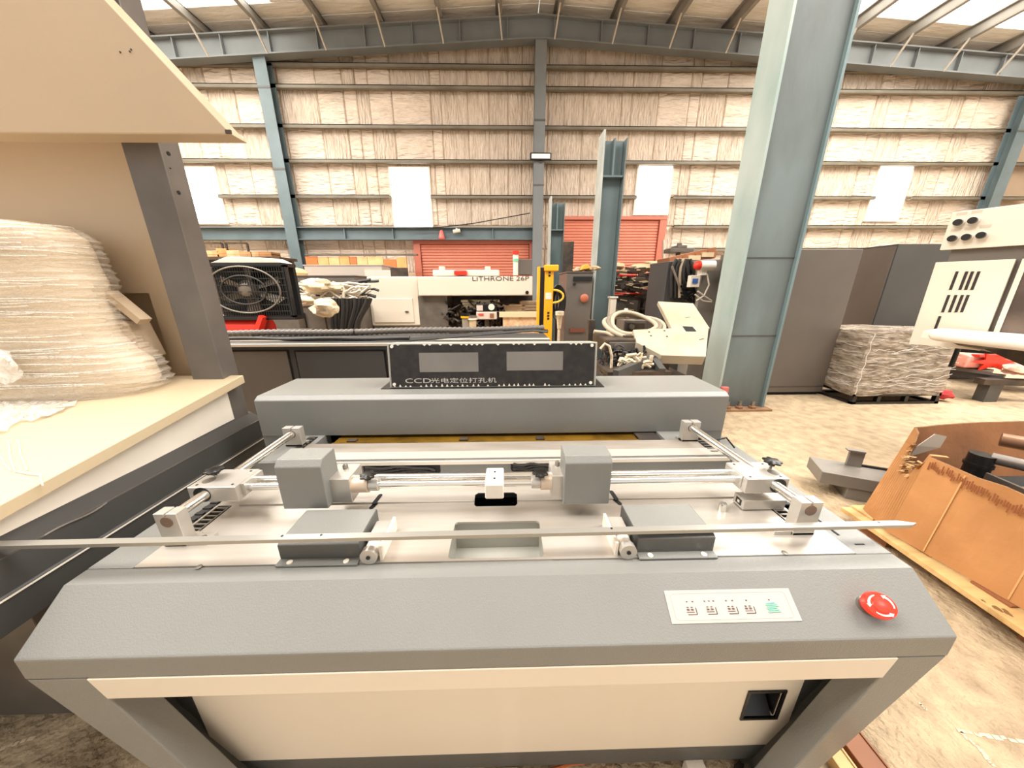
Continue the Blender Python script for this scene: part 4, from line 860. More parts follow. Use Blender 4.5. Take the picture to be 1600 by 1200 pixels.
# ================================================================== BIG COLUMN
bc = thing('main_column', 'big teal grey steel column standing right behind the punching machine', 'column', (3.15, 4.15, 0))
zt2 = 9.9
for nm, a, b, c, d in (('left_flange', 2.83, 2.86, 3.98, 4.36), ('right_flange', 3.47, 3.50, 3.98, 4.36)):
    B(a, b, c, d, .03, zt2).build(nm, mat('lit_teal_flange', 'a9b5b0', .45, 0, (50, .1, .003), (2.2, '7d9591', .6), stretch=(1, 1, .4)) if 'left' in nm else mat('teal_flange', '75888a', .45, 0, None, (2.2, '55696a', .5), stretch=(1, 1, .4)), bc)  # left flange paler: light from the left put into its colour
B(2.86, 3.47, 4.02, 4.045, .03, zt2).build('web', TEAL, bc)
for z in (1.0, 1.93): B(2.861, 3.469, 4.012, 4.022, z, z+.006).build('weld_seam', GREYD, bc)
B(2.78, 3.56, 3.90, 4.46, .0, .03).build('base_plate', mat('rusty_plate', '9d7a58', .8, 0, (20, .5, .01), (6, '6b4a33', .7)), bc, .004)
for x in (2.98, 3.14, 3.32):
    b_ = MB().cyl((x, 3.955, .03), (x, 3.955, .13), .022, 10).build('anchor_bolt', STEEL, bc); MB().lathe((x, 3.955, .03), [(.045, 0), (.045, .03), (.03, .035)], 6).build('nut', mat('rusty_nut', '8a6245', .7), b_)
B(2.84, 2.93, 3.92, 3.97, .2, .34).build('red_clamp', mat('faded_red', 'd6716a'), bc, .01)
# ================================================================== SCRAP HEAP RIGHT OF CENTRE
sb_ = thing('scrap_skid', 'dark steel skid carrying the scrap parts behind the punching machine', 'skid', (1.9, 3.6, 0))
for x in (1.05, 1.5, 1.95): B(x-.06, x+.06, 3.3, 4.3, 0, .5).build('runner', DKM, sb_)
B(.95, 2.1, 3.25, 4.3, .5, .62).build('deck', DKM, sb_, .01)
for (x, y) in ((1.1, 3.3), (1.75, 3.4), (1.1, 4.1), (1.95, 4.15)): B(x-.04, x+.04, y-.04, y+.04, .62, .95 if y < 3.5 else 1.2).build('support', DKM, sb_)
pn = Vector((0, -.41, 1)).normalized(); pp = at(1060, 557, y=3.0)
def hp(a, b, l=0): return on(a, b, pp, pn)+pn*l
lp = [(989, 515), (1048, 513), (1107, 513), (1103, 557), (1034, 555), (995, 535)]
up_ = [(1028, 471), (1083, 474), (1109, 513), (1050, 514)]
br = thing('guard_plate', 'L shaped cream steel guard plate with a square hole lying tilted on the scrap heap', 'plate', hp(1060, 520))
MB().plate([hp(a, b) for a, b in lp], pn, .10).build('lower_wing', TAN if 0 else mat('dusty_cream_plate', 'b3a792', .5, 0, (30, .1, .003), (3, '9c8a6c', .6)), br, .004)
MB().plate([hp(a, b, .002) for a, b in up_], pn, .05).build('upper_wing', mat('dusty_cream_plate', 'e8d8bd'), br, .004)
MB().plate([hp(a, b, .004) for a, b in ((1066, 510), (1082, 511), (1088, 518), (1072, 518))], pn, .006).build('square_hole', BLACKM, br)
for a, b in ((1014, 519), (1017, 525), (1042, 526), (1038, 517)): c_ = hp(a, b, .003); MB().cyl(c_, c_+pn*.003, .010, 8).build('bolt_hole', DKM, br)
for a, b in ((1075, 497), (1097, 531)): c_ = hp(a, b, .004); MB().bar(c_-Vector((.03, 0, 0)), c_+Vector((.03, .02, .008)), .006, .003).build('scratch_mark', DKM, br)
lb = MB().plate([hp(a, b, -.16) for a, b in ((1030, 566), (1098, 570), (1094, 584), (1034, 584))], pn, .06); tag(lb.build('cream_tray', mat('dusty_cream_plate', 'e8d8bd')), 'small cream tray below the L shaped guard plate', 'tray')
# hose coil
hc = thing('hose_coil', 'thick dusty brown hose coiled on the scrap heap beside the guard plate', 'hose', at(990, 512, y=3.7)); c_ = at(990, 509, y=3.7)
HM = mat('dusty_hose', 'b7a48b', .6)
for k in range(3):
    R_ = .34-.045*k
    MB().tube([(c_.x+R_*math.cos(t), c_.y+R_*.75*math.sin(t), c_.z-.10*(0)+.10*math.sin(t)+.015*k+.02*math.cos(2*t+k)) for t in [i*math.pi/20 for i in range(40)]], .024, 10, closed=True).build('hose_turn', HM if k != 1 else mat('dark_hose', '7d7264', .6), hc)
MB().tube([at(a, b, y=3.55) for a, b in ((1016, 525), (990, 531), (965, 529), (945, 520), (928, 518))], .022, 10).build('hose_end', HM, hc)
mb = MB(); mb.bar(c_+Vector((.0, .22, .06)), c_+Vector((0, .30, .17)), .04, .03); mb.build('hose_clip', BAG, hc)
# tray with wires
tr = thing('steel_tray', 'dark angled steel tray full of wires on the scrap heap', 'tray', at(990, 578, y=2.9))
MB().bar(at(962, 586, y=2.75), at(1020, 562, y=3.1), .06, .09).build('tray_side', CABD, tr); MB().bar(at(1020, 562, y=3.1), at(1034, 582, y=2.85), .06, .08).build('tray_side', CABD, tr); MB().bar(at(938, 578, y=3.2), at(1016, 560, y=3.3), .05, .06).build('tray_side', DKM, tr)
B(.95, 1.55, 2.85, 3.5, .80, .84).build('tray_floor', DKM, tr)
mb = MB(); rnd = random.Random(21)
for k in range(46):
    a0 = (rnd.uniform(942, 1008), rnd.uniform(552, 582)); dx = rnd.uniform(-14, 26); dy = rnd.uniform(-14, 8); y = 3.05+rnd.random()*.3
    mb.tube([at(a0[0]+dx*i/7+rnd.uniform(-1.5, 1.5), a0[1]+dy*i/7-8*math.sin(math.pi*i/7)+rnd.uniform(-1, 1), y=y) for i in range(8)], rnd.uniform(.006, .014), 5)
tag(mb.build('wire_tangle', RUBD), 'dark wire tangle in the steel tray beside the display', 'wires', kind='stuff')
mb = MB()
for k in range(16):
    a0 = (rnd.uniform(965, 1005), rnd.uniform(556, 580)); mb.tube([at(a0[0]+i*rnd.uniform(0, 5), a0[1]-i*rnd.uniform(-1, 4), y=2.95) for i in range(5)], rnd.uniform(.010, .022), 6)
tag(mb.build('pale_connectors', BAG), 'pale connectors and wire ends on the dark tangle', 'connectors', kind='stuff')
tag(MB().tube([at(a, b, y=3.0) for a, b in ((938, 545), (945, 537), (952, 541), (956, 556), (955, 575))], .013, 8).build('bent_pipe', BAG), 'thin pale bent pipe beside the display', 'pipe')
# dark parts on the skid under the coil
rnd = random.Random(5)
def junk(name, lab, cat, r4, y, dep, m_, kind=0):
    x0, x1, z0, z1 = rect(*r4, y); t = thing(name, lab, cat, ((x0+x1)/2, y+dep/2, z0))
    B(x0, x1, y, y+dep, z0, z1).build('body', m_, t, .012)
    w_, h_ = x1-x0, z1-z0
    B(x0+w_*.1, x1-w_*.1, y-.02, y, z0+h_*.2, z1-h_*.2).build('face_plate', DKN if m_ is not DKN else DKM, t, .006)
    MB().cyl((x0+w_*.3, y-.045, z0+h_*.5), (x0+w_*.3, y-.02, z0+h_*.5), min(w_, h_)*.22, 12).build('boss', STEEL, t)
    B(x0+w_*.6, x1-w_*.15, y+dep*.2, y+dep*.6, z1, z1+h_*.12).build('lug', DKM, t)
    return t
junk('machine_part', 'dark flat machine part under the coiled hose', 'machine part', (945, 530, 1005, 552), 3.3, .5, DKM)
junk('machine_part', 'black machine part between coiled hose and guard plate', 'machine part', (1000, 536, 1035, 562), 3.4, .4, BLACK)
junk('machine_part', 'grey machine part inside the coiled hose', 'machine part', (975, 500, 1010, 520), 4.0, .3, DKN)
# rear pile below the right shutter
YJ = 7.4
jl = [((956, 462, 1000, 500), DKM, 'dark press block at the bottom left of the rear scrap pile'), ((1000, 452, 1040, 500), DKM, 'dark press block at the bottom right of the rear scrap pile'),
      ((958, 440, 1005, 456), DKN, 'flat grey machine bed in the middle of the rear scrap pile'), ((985, 430, 1036, 448), DKM, 'dark machine bed under the sacks of the rear pile'),
      ((958, 424, 985, 440), DKN, 'small grey unit at the upper left of the rear scrap pile')]
for i, (r4, m_, l) in enumerate(jl):
    t = junk('machine_part', l, 'machine part', r4, YJ+.15*i, .7, m_)
x0, x1, z0, z1 = rect(952, 500, 1042, 520, YJ); t = thing('pallet_rack', 'low dark rack carrying the rear scrap pile', 'rack', ((x0+x1)/2, YJ+.6, 0))
B(x0, x1, YJ-.05, YJ+1.6, z1-.12, z1).build('deck', DKM, t)
for a in (x0, x1-.08): 
    for y in (YJ, YJ+1.45): B(a, a+.08, y, y+.08, 0, z1-.12).build('leg', DKM, t)
for a, b, c, d, l in ((956, 457, 1003, 460, 'long red bar across the rear scrap pile'), (968, 428, 994, 432, 'short red bar under the sacks of the rear pile'), (1026, 426, 1040, 431, 'red fitting at the right of the rear scrap pile')):
    x0, x1, z0, z1 = rect(a, b, c, d, YJ-.05); mb = MB(); mb.box(x0, x1, YJ-.05, YJ+.05, z0, z1); mb.box(x0+.02, x1-.02, YJ-.07, YJ-.05, z0+.015, z1-.015); tag(mb.build('red_bar', RED, bevel=.01), l, 'bar')
for i, (a, b, rx, rz, l) in enumerate([(985, 424, .3, .07, 'left dusty sack on the rear scrap pile'), (1008, 418, .36, .09, 'large dusty sack on the rear scrap pile'), (1022, 413, .26, .07, 'top dusty sack on the rear scrap pile'), (962, 416, .2, .08, 'dusty sack beside the free standing column')]):
    q = at(a, b, y=8.0); tag(MB().lump((q.x, 8.0, q.z), rx, .2, rz, 16, 9, .35, i+10).build('sack', mat('dusty_sack', 'd0b692', .85, 0, (12, .8, .03), (4, 'a78b66', .6))), l, 'sack')
mb = MB(); rnd = random.Random(31)
for k in range(110):
    a0 = (rnd.uniform(953, 1040), rnd.uniform(416, 500)); ang = rnd.uniform(-.5, .5); L_ = rnd.uniform(8, 24); y = YJ-.1+rnd.random()*.3
    p0, p1 = at(a0[0], a0[1], y=y), at(a0[0]+L_*math.cos(ang), a0[1]+L_*.4*math.sin(ang), y=y); mb.bar(p0, p1, rnd.uniform(.02, .07), rnd.uniform(.02, .06))
tag(mb.build('scrap_bits', DKM), 'countless dark metal offcuts in the rear scrap pile', 'scrap', kind='stuff')
mb = MB()
for k in range(40):
    a0 = (rnd.uniform(953, 1036), rnd.uniform(416, 498)); p0 = at(a0[0], a0[1], y=YJ-.12); p1 = at(a0[0]+rnd.uniform(3, 12), a0[1]+rnd.uniform(-2, 2), y=YJ-.12); mb.bar(p0, p1, rnd.uniform(.02, .05), .02)
tag(mb.build('pale_scrap', TAN), 'pale offcuts scattered through the rear scrap pile', 'scrap', kind='stuff')
x0, x1, z0, z1 = rect(953, 466, 962, 512, 6.2); tag(MB().box(x0, x1, 6.2, 6.35, 0, z1).box(x0-.02, x1+.02, 6.18, 6.37, z1, z1+.03).build('cream_post', CREAM, bevel=.01), 'short cream post right of the free standing column', 'post')
# grey switch cabinet with hoses, siren and meter
gx = thing('switch_cabinet', 'dark grey switch cabinet hung with black hoses behind the big column', 'cabinet', (at(1075, 450, y=5.6).x, 6.0, 0))
x0, x1, z0, z1 = rect(1040, 408, 1094, 476, 5.6); B(x0, x1, 5.6, 6.3, 0, z1).build('dark_panel', CABD, gx, .01)
a0, a1, b0, b1 = rect(1092, 405, 1122, 515, 5.3); B(a0, a1+.4, 5.3, 6.2, 0, b1).build('side_cabinet', mat('mid_grey_cab', '8d867c', .45, 0, None, (2, '6e675e', .5)), gx, .01)
for k in range(6): 
    px0 = [1043, 1049, 1056, 1072, 1078, 1083][k]; MB().tube([at(px0+14-i*1.5 if i < 5 else px0+6, 405+i*3 if i < 5 else 405+i*6, y=5.55) for i in range(11)] if k < 3 else [at(px0+5*math.sin(i*.5+k), 405+i*6.5, y=5.52) for i in range(11)], .028, 8).build('black_hose', RUBD if k != 2 else mat('dusty_hose', 'b7a48b'), gx)
MB().tube([at(1050+i*2.2, 416+i*6, y=5.5) for i in range(9)], .018, 8).build('grey_hose', mat('dark_hose', '7d7264'), gx)
q = at(1095, 415, y=5.2); si = MB().cyl((q.x-.02, 5.2, q.z), (q.x+.2, 5.2, q.z), .075, 16).build('siren_body', WHITEP, gx); MB().lathe((q.x-.02, 5.2, q.z), [(.07, 0), (.065, .05), (.04, .08), (.01, .09)], 16, (-1, 0, 0)).build('red_nose', RED, si); B(q.x+.02, q.x+.1, 5.18, 5.3, q.z-.14, q.z-.05).build('siren_foot', WHITEP, si)
m0, m1, n0, n1 = rect(1079, 430, 1094, 449, 5.2); me_ = B(m0, m1, 5.2, 5.3, n0, n1).build('meter_box', CREAM, gx, .01, label='cream meter box with blue display'); B(m0+.03, m1-.04, 5.19, 5.2, n0+.06, n1-.05).build('blue_display', mat('blue_lcd', '3e5f9c', .3), me_)
for k in range(3): MB().tube([at(a, b, y=5.2) for a, b in [((1096, 430), (1105, 428), (1108, 445), (1100, 462), (1088, 470)), ((1090, 455), (1100, 462), (1112, 470)), ((1086, 460), (1098, 470), (1112, 472))][k]], .012, 6).build('white_cable', CABW, gx)
mb = MB(); rnd = random.Random(77)
for k in range(26):
    a0 = (rnd.uniform(1070, 1086), rnd.uniform(440, 472)); mb.tube([at(a0[0]+rnd.uniform(-3, 3)*i, a0[1]+rnd.uniform(-3, 3)*i*.5, y=5.4) for i in range(5)], rnd.uniform(.015, .035), 5)
mb.build('black_fittings', BLACK, gx, kind='stuff')
# pallets and bits on top of the cabinet
YP = 6.6; pl_ = thing('wood_pallet', 'brown wooden pallet with battens leaning above the switch cabinet', 'pallet', at(1070, 400, y=YP))
p0, p1 = at(1036, 407, y=YP), at(1106, 391, y=YP); MB().bar(p0, p1, .5, .06).build('deck_board', WOODB, pl_); MB().bar(p0+Vector((0, 0, -.14)), p1+Vector((0, 0, -.14)), .5, .05).build('deck_board', WOODB, pl_)
for t_ in (.1, .38, .66, .92): c_ = p0.lerp(p1, t_); B(c_.x-.08, c_.x+.08, YP-.27, YP+.25, c_.z-.14, c_.z-.02).build('pallet_block', WOODB, pl_)
for k, t_ in enumerate((.25, .52, .80)): c_ = p0.lerp(p1, t_); B(c_.x-.1, c_.x+.12, YP-.3, YP-.2, c_.z-.11, c_.z-.03).build('pale_insert', TAN, pl_)
B(p0.x, p1.x, YP-.15, YP+.25, 0, p0.z-.2).build('pallet_stack', DKM, pl_)
q = at(1062, 391, y=7.2); mb = MB(); mb.box(q.x-.25, q.x+.25, 7.1, 7.4, q.z-.05, q.z+.03); mb.box(q.x-.1, q.x+.1, 7.1, 7.4, q.z+.03, q.z+.09); mb.cyl((q.x-.02, 7.2, q.z+.09), (q.x-.02, 7.2, q.z+.14), .05, 10); mb.box(q.x-.03, q.x+.03, 7.2, 7.3, 0, q.z)
tag(mb.build('tool_head', DKN, bevel=.008), 'small dark tool head on a stand above the pallet', 'tool')
B_pipe = MB().cyl(at(1037, 375, y=13.7), at(1037, 440, y=13.7), .05, 10); tag(B_pipe.build('wall_pipe', mat('pale_brace', 'b8b0a4')), 'thin vertical pipe right of the right roller shutter', 'pipe')
# ================================================================== RIGHT SIDE
c1 = thing('tall_cabinet', 'tall brown grey steel cabinet just right of the big column', 'cabinet', (4.2, 4.9, 0))
B(3.42, 4.855, 4.552, 5.35, .05, 2.08).build('body', CABG, c1, .006); B(3.46, 4.82, 4.59, 5.3, 0, .05).build('plinth', BLACKM, c1); B(3.42, 4.853, 4.546, 4.553, .14, .144).build('kick_seam', DKM, c1)
cx2 = thing('tall_cabinet', 'tall charcoal cabinet behind the film wrapped crate', 'cabinet', (7.3, 5.9, 0))
B(6.548, 8.2, 5.6, 6.45, .05, 2.273).build('body', CABD, cx2, .006); B(6.6, 8.1, 5.65, 6.1, 0, .05).build('plinth', BLACKM, cx2)
B(6.535, 6.549, 5.62, 6.43, .1, 2.24).build('side_panel', CABG, cx2, .003)
# film wrapped crate
cr = thing('wrapped_crate', 'crate wound in cloudy stretch film on a dark steel frame', 'crate', (5.5, 4.4, 0))
x0, x1, y0, y1 = 4.885, 6.143, 4.13, 4.72
for a, b, c, d in ((x0, x1, y0, y0+.06), (x0, x1, y1-.06, y1), (x0, x0+.06, y0, y1), (x1-.06, x1, y0, y1)): B(a, b, c, d, .0, .035).build('frame_rail', BLACK, cr); B(a, b, c, d, .12, .16).build('frame_rail', BLACK, cr)
for x in (x0, x0+.35, x0+.75, x1-.06): B(x, x+.05, y0, y0+.05, .03, .13).build('frame_post', BLACK, cr)
B(x0+.04, x1-.04, y0+.05, y1-.04, .16, 1.0).build('load', mat('wrapped_load', '7d6f5f', .7, 0, (8, .6, .05), (5, '564a3e', .7)), cr)
mb = MB(); n = 44; rings = []
for i in range(22):
    z = .14+(1.03-.14)*i/21; o = .015+.02*random.random(); r_ = []
    for j in range(n):
        t = 2*math.pi*j/n; k = max(abs(math.cos(t)), abs(math.sin(t))); j_ = random.uniform(-.012, .012)
        r_.append(((x0+x1)/2+((x1-x0)/2+o+j_)*math.cos(t)/k, (y0+y1)/2+((y1-y0)/2+o+j_)*math.sin(t)/k, z+.02*math.sin(3*t+i)))
    rings.append(r_)
rings = rings[::-1]; loft(mb, rings); mb.build('film', FILMC, cr, label='cloudy creased stretch film')
for k in range(34):
    z = random.uniform(.2, 1.0); xa_ = random.uniform(x0, x1-.3); L_ = random.uniform(.2, .7); MB().tube([(min(x1, xa_+L_*i/6), y0-.035-.01*random.random(), z+.05*(k % 5-2)*i/6+.01*math.sin(i*2+k)) for i in range(7)], .003, 5).build('film_fold', FILMW, cr)
for k in range(10):
    z = random.uniform(.2, 1.0); MB().tube([(x0-.035-.01*random.random(), y0+.05+.5*i/6, z+.04*(k % 3-1)*i/6+.01*math.sin(i*2+k)) for i in range(7)], .003, 5).build('film_fold', FILMW, cr)
for x in (x0-.03,): MB().tube([(x+.012*math.sin(z_*1.3), y0-.03, .16+.04*z_) for z_ in range(22)], .004, 6).build('corner_fold', FILMW, cr)
q = at(1474, 616, y=4.25); tag(MB().lump((q.x, 4.25, q.z), .09, .08, .07, 14, 9, .5, 5).build('red_bundle', mat('red_cloth', 'c23a3a', .7)), 'small red and pink bundle on the floor beside the wrapped crate', 'bundle')
# control console at the right edge
cxl, cxr = at(1478, 360, y=3.2), at(1600, 350, y=2.84)
dv = Vector((cxr.x-cxl.x, 2.84-3.2, 0)).normalized(); cn = Vector((dv.y, -dv.x, 0))
if cn.y > 0: cn = -cn
cp = Vector((cxl.x, 3.2, 1.5))
def cpx(a, b, l=0): return on(a, b, cp, cn)+cn*l
kc = thing('control_console', 'cream control console with black push buttons and louvre slots at the right edge', 'control panel', (cxl.x+.9, 3.4, 0))
def cplate(nm, pts, t_, m_, l=0, par=kc, **k): return MB().plate([cpx(a, b, l) for a, b in pts], cn, t_).build(nm, m_, par, **k)
def vert_ext(tl, bl, ext=1680):
    # rectangle in the plane from a left top/bottom pixel to a right pixel column, edges level
    A, C = cpx(*tl), cpx(*bl); R_ = cpx(ext, 350); s_ = (R_-A).dot(dv); return [A, A+dv*s_, C+dv*s_, C]
def vplate(nm, P, t_, m_, l=0, par=kc, bev=0, **k): return MB().plate([p+cn*l for p in P], cn, t_).build(nm, m_, par, bev, **k)
top_ = vert_ext((1488, 332), (1468, 391)); low_ = vert_ext((1462, 410), (1420, 537))
up_p = vplate('upper_panel', top_, .05, CREAM, 0, bev=.004)
A = low_[0]; wl = (cpx(1588, 404)-A).dot(dv); lw = [A, A+dv*wl, low_[3]+dv*wl, low_[3]]
lo_p = vplate('lower_panel', lw, .05, CREAM, 0, bev=.004)
rem = [A+dv*(wl+.03), low_[1], low_[2], low_[3]+dv*(wl+.03)]
vplate('dark_window', [rem[0]+Vector((0, 0, -.02)), rem[1]+Vector((0, 0, -.02)), rem[2]+Vector((0, 0, .06)), rem[3]+Vector((0, 0, .06))], .03, mat('dusty_dark_glass', '4a3f39', .2, 0, None, (3, '7a6a5e', .6)), -.01)
vplate('window_frame', [rem[0], rem[0]+dv*.03, rem[3]+dv*.03, rem[3]], .04, CREAM, .002)
bd = [top_[0], top_[1], low_[2], low_[3]]; ins = [bd[0]+dv*.06-Vector((0, 0, .03)), bd[1]-Vector((0, 0, .03)), bd[2]+Vector((0, 0, .05)), bd[3]+dv*.06+Vector((0, 0, .05))]
vplate('body', ins, .5, CABG, -.052)
for i, (a, b) in enumerate(((1498, 348), (1521, 345), (1489, 373), (1511, 371), (1534, 368))):
    c_ = cpx(a, b); k_ = MB().cyl(c_, c_+cn*.012, .036, 20).build('push_button', WHITEP, kc); MB().cyl(c_+cn*.012, c_+cn*.055, .027, 18).build('button_cap', BLACK, k_)
    e_ = c_+Vector((0, 0, .075)); MB().plate([e_-dv*.03-Vector((0, 0, .012))+cn*.0015, e_+dv*.03-Vector((0, 0, .012))+cn*.0015, e_+dv*.03+Vector((0, 0, .012))+cn*.0015, e_-dv*.03+Vector((0, 0, .012))+cn*.0015], cn, .001).build('printed_label', mat('pale_ink', 'c9b8a4', .5), kc)
for r_, (xs, ya, yb2) in enumerate((((1494, 1509, 1518, 1528), 424, 453), ((1481, 1492, 1502, 1511), 461, 488), ((1467,), 494, 517))):
    for i, x_ in enumerate(xs):
        a_, b_ = cpx(x_+2, ya), cpx(x_-10+(i > 0)*1, yb2); c_ = cpx(x_+2, ya); bz = b_.z
        w_ = dv*.0085; b2 = Vector((c_.x, c_.y, bz)); MB().plate([c_-w_+cn*.003, c_+w_+cn*.003, b2+w_+cn*.003, b2-w_+cn*.003], cn, .004).build('louvre_slot', mat('slot_shadow', '2e2823', .8), kc)
        MB().plate([c_-w_*2.3+cn*.002, c_-w_*1.1+cn*.008, b2-w_*1.1+cn*.008, b2-w_*2.3+cn*.002], cn, .003).build('louvre_lip', CREAM, kc)
# rounded arm / tray
t0 = at(1452, 523, y=2.72); t1 = at(1660, 545, y=2.12); tb = MB(); d_ = (t1-t0).normalized(); 
tb.tube([t0+d_*(i*.02) for i in range(4)]+[t0.lerp(t1, k/6) for k in range(1, 7)], .045, 16, rf=lambda i: [.012, .034, .042, .045][i] if i < 4 else .045); tb.build('rounded_arm', WHITEP, kc)
MB().hexa([t0+Vector((0, .05, -.03)), t1+Vector((0, .0, -.03)), t1+Vector((.6, .5, -.03)), t0+Vector((.42, .25, -.03)), t0+Vector((0, .05, .025)), t1+Vector((0, .0, .025)), t1+Vector((.6, .5, .025)), t0+Vector((.42, .25, .025))]).build('tray_top', WHITEP, kc)
MB().hexa([t0+Vector((.55, .0, -.13)), t1+Vector((.1, .1, -.2)), t1+Vector((.7, .5, -.2)), t0+Vector((.6, .3, -.13)), t0+Vector((.45, .05, -.035)), t1+Vector((.1, .1, -.035)), t1+Vector((.7, .5, -.035)), t0+Vector((.55, .3, -.035))]).build('under_box', DKM, kc)
pe = at(1650, 600, y=3.1); B(pe.x, pe.x+.5, 2.5, 3.1, 0, 1.1).build('pedestal', DKM, kc)
p0 = at(1495, 550, y=3.3); p1 = at(1487, 573, y=3.3); MB().cyl((p0.x, 3.3, p1.z), (p0.x, 3.3, 1.1), .02, 10).build('black_rod', BLACK, kc)
# steel frame bench with red bag
fb = thing('low_stand', 'low dark steel frame on the floor under the control console', 'frame', at(1538, 628, z=0))
l0 = at(1537, 626, z=0); B(l0.x-.1, l0.x+.1, l0.y-.06, l0.y+.06, 0, .30).build('leg', CABD, fb)
MB().bar((l0.x+.15, l0.y, .33), (l0.x-.35, l0.y+1.0, .33), .18, .10).build('long_beam', CABD, fb); MB().bar((l0.x-.2, l0.y, .30), (l0.x+1.4, l0.y-.25, .30), .12, .08).build('front_beam', DKM, fb)
MB().bar((l0.x+.1, l0.y+.1, .40), (l0.x-.45, l0.y+1.1, .42), .26, .05).build('upper_plate', CABG, fb)
B(l0.x-.45, l0.x+1.6, l0.y+1.1, l0.y+1.25, .0, .42).build('rear_beam', DKM, fb); B(l0.x+.9, l0.x+1.7, l0.y+.2, l0.y+1.2, .35, .9).build('dark_unit', BLACKM, fb)
b0, b1, c0, c1_ = rect(1503, 553, 1583, 576, 4.45)
rb = thing('shopping_bag', 'flat pink and red printed bag lying on the dark steel frame', 'bag', ((b0+b1)/2, 4.5, c0)); c0 = .45; 
MB().hexa([(b0, 4.4, c0), (b1, 4.35, c0), (b1+.05, 4.6, c0), (b0+.05, 4.7, c0), (b0+.05, 4.42, c1_-.02), (b1-.05, 4.38, c1_-.05), (b1, 4.55, c1_-.04), (b0+.1, 4.65, c1_)]).build('bag_body', mat('pink_bag', 'ef9a86', .4, 0, (8, .6, .03), (4, 'f6cfc0', .6)), rb, .02)
star = []; cxm, czm = (b0+b1)/2-.05, (c0+c1_)/2
for k in range(12): t_ = k*math.pi/6; r_ = (.34 if k % 2 == 0 else .16); star.append((cxm+r_*math.cos(t_), czm+r_*.42*math.sin(t_)))
MB().prism(star, 'y', 4.352, 4.372).build('red_print', RED, rb); B(b0+.1, b1-.05, 4.36, 4.45, c1_-.03, c1_).build('bag_fold', RED, rb)
q = at(1592, 580, y=4.2); tag(MB().lump((q.x, 4.2, .47), .18, .12, .07, 14, 9, .5, 8).build('paper_bundle', mat('pink_paper', 'd9a891', .7)), 'crumpled pinkish paper beside the printed bag', 'paper')
# grey channel bracket on the floor
gb = thing('steel_bracket', 'grey box section bracket with upright hook lying on the floor beside the carton', 'bracket', (2.85, 2.2, 0))
A_ = Vector((2.56, 2.27, 0)); D_ = (Vector((3.16, 1.98, 0))-A_).normalized(); S_ = Vector((0, 0, 1)).cross(D_)
MB().obox(A_+D_*.24+Vector((0, 0, .15)), D_, S_, (0, 0, 1), .25, .13, .05).build('box_beam', mat('bracket_grey', '827c74', .45, .1, None, (4, '69635b', .5)), gb, .005)
MB().obox(A_+D_*.24+Vector((0, 0, .05)), D_, S_, (0, 0, 1), .07, .12, .05).build('foot_block', mat('bracket_grey', '827c74'), gb, .004); MB().obox(A_+D_*.43+Vector((0, 0, .05)), D_, S_, (0, 0, 1), .04, .12, .05).build('foot_block', mat('bracket_grey', '827c74'), gb, .004)
u0 = A_+D_*.25+S_*.08+Vector((0, 0, .20)); MB().obox(u0+Vector((0, 0, .07)), D_, S_, (0, 0, 1), .045, .012, .07).build('upright', mat('bracket_grey', '827c74'), gb); MB().obox(u0+Vector((-.03, -.01, .145)), D_, S_, (0, 0, 1), .055, .02, .005).build('hook_plate', mat('bracket_grey', '827c74'), gb)
MB().obox(u0+D_*.2+S_*.02+Vector((0, 0, .008)), D_, S_, (0, 0, 1), .20, .01, .008).build('black_strip', BLACK, gb)
# carton on pallet
ct = thing('cardboard_box', 'large torn brown cardboard box full of pipes on a wooden pallet at right', 'carton', (3.0, 1.4, .12))
def wall(nm, bot, topp, m_, m2, th=.012, par=ct):
    # bot, topp : polylines in 3-D (same count) ; outer material m_, inner m2
    n = len(bot); mb = MB(); bot = [Vector(p) for p in bot]; topp = [Vector(p) for p in topp]
    dd = (bot[-1]-bot[0]).normalized(); nn_ = dd.cross(Vector((0, 0, 1))); c_ = Vector((3.1, 1.4, .4))
    if nn_.dot(c_-bot[0]) < 0: nn_ = -nn_
    vs = bot+topp+[p+nn_*th for p in bot]+[p+nn_*th for p in topp]
    fo = [(i, i+1, n+i+1, n+i) for i in range(n-1)]; fi = [(2*n+i, 3*n+i, 3*n+i+1, 2*n+i+1) for i in range(n-1)]
    ft = [(n+i, n+i+1, 3*n+i+1, 3*n+i) for i in range(n-1)]+[(i, 2*n+i, 2*n+i+1, i+1) for i in range(n-1)]+[(0, n, 3*n, 2*n), (n-1, 3*n-1, 4*n-1, 2*n-1)]
    mb.mi = 0; mb.add(vs, fo); b0_ = len(mb.v)-len(vs); mb.mi = 1
    for f in fi: mb.f.append([b0_+q for q in f]); mb.m.append(1); mb.sm.append(False)
    for f in ft: mb.f.append([b0_+q for q in f]); mb.m.append(2); mb.sm.append(False)
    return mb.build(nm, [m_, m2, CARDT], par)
zb_c, zt_c = .135, .65
P0b, P0t = Vector((2.37, 1.585, zb_c)), Vector((2.455, 1.60, zt_c))        # near-left corner
P1b, P1t = Vector((2.45, 1.80, zb_c)), Vector((2.875, 2.0, zt_c))
n = 14
wall('front_wall', [(2.37+.18*i/n, 1.585-1.35*i/n, zb_c) for i in range(n+1)], [(2.455+.01*math.sin(i*.7), 1.60-1.36*i/n, zt_c-(.006*(i % 3))) for i in range(n+1)], CARD, CARDD)
tops = []
for i in range(15):
    t_ = i/14; p = P0t.lerp(P1t, t_); dip = 0
    if .05 < t_ < .75: dip = .19*math.sin((t_-.05)/.7*math.pi)**.6+random.uniform(-.025, .025)
    b_ = P0b.lerp(P1b, t_); k_ = (zt_c-dip-zb_c)/(zt_c-zb_c); tops.append(b_+(p-b_)*k_)
wall('torn_wall', [P0b.lerp(P1b, i/14) for i in range(15)], tops, CARD, CARDD)
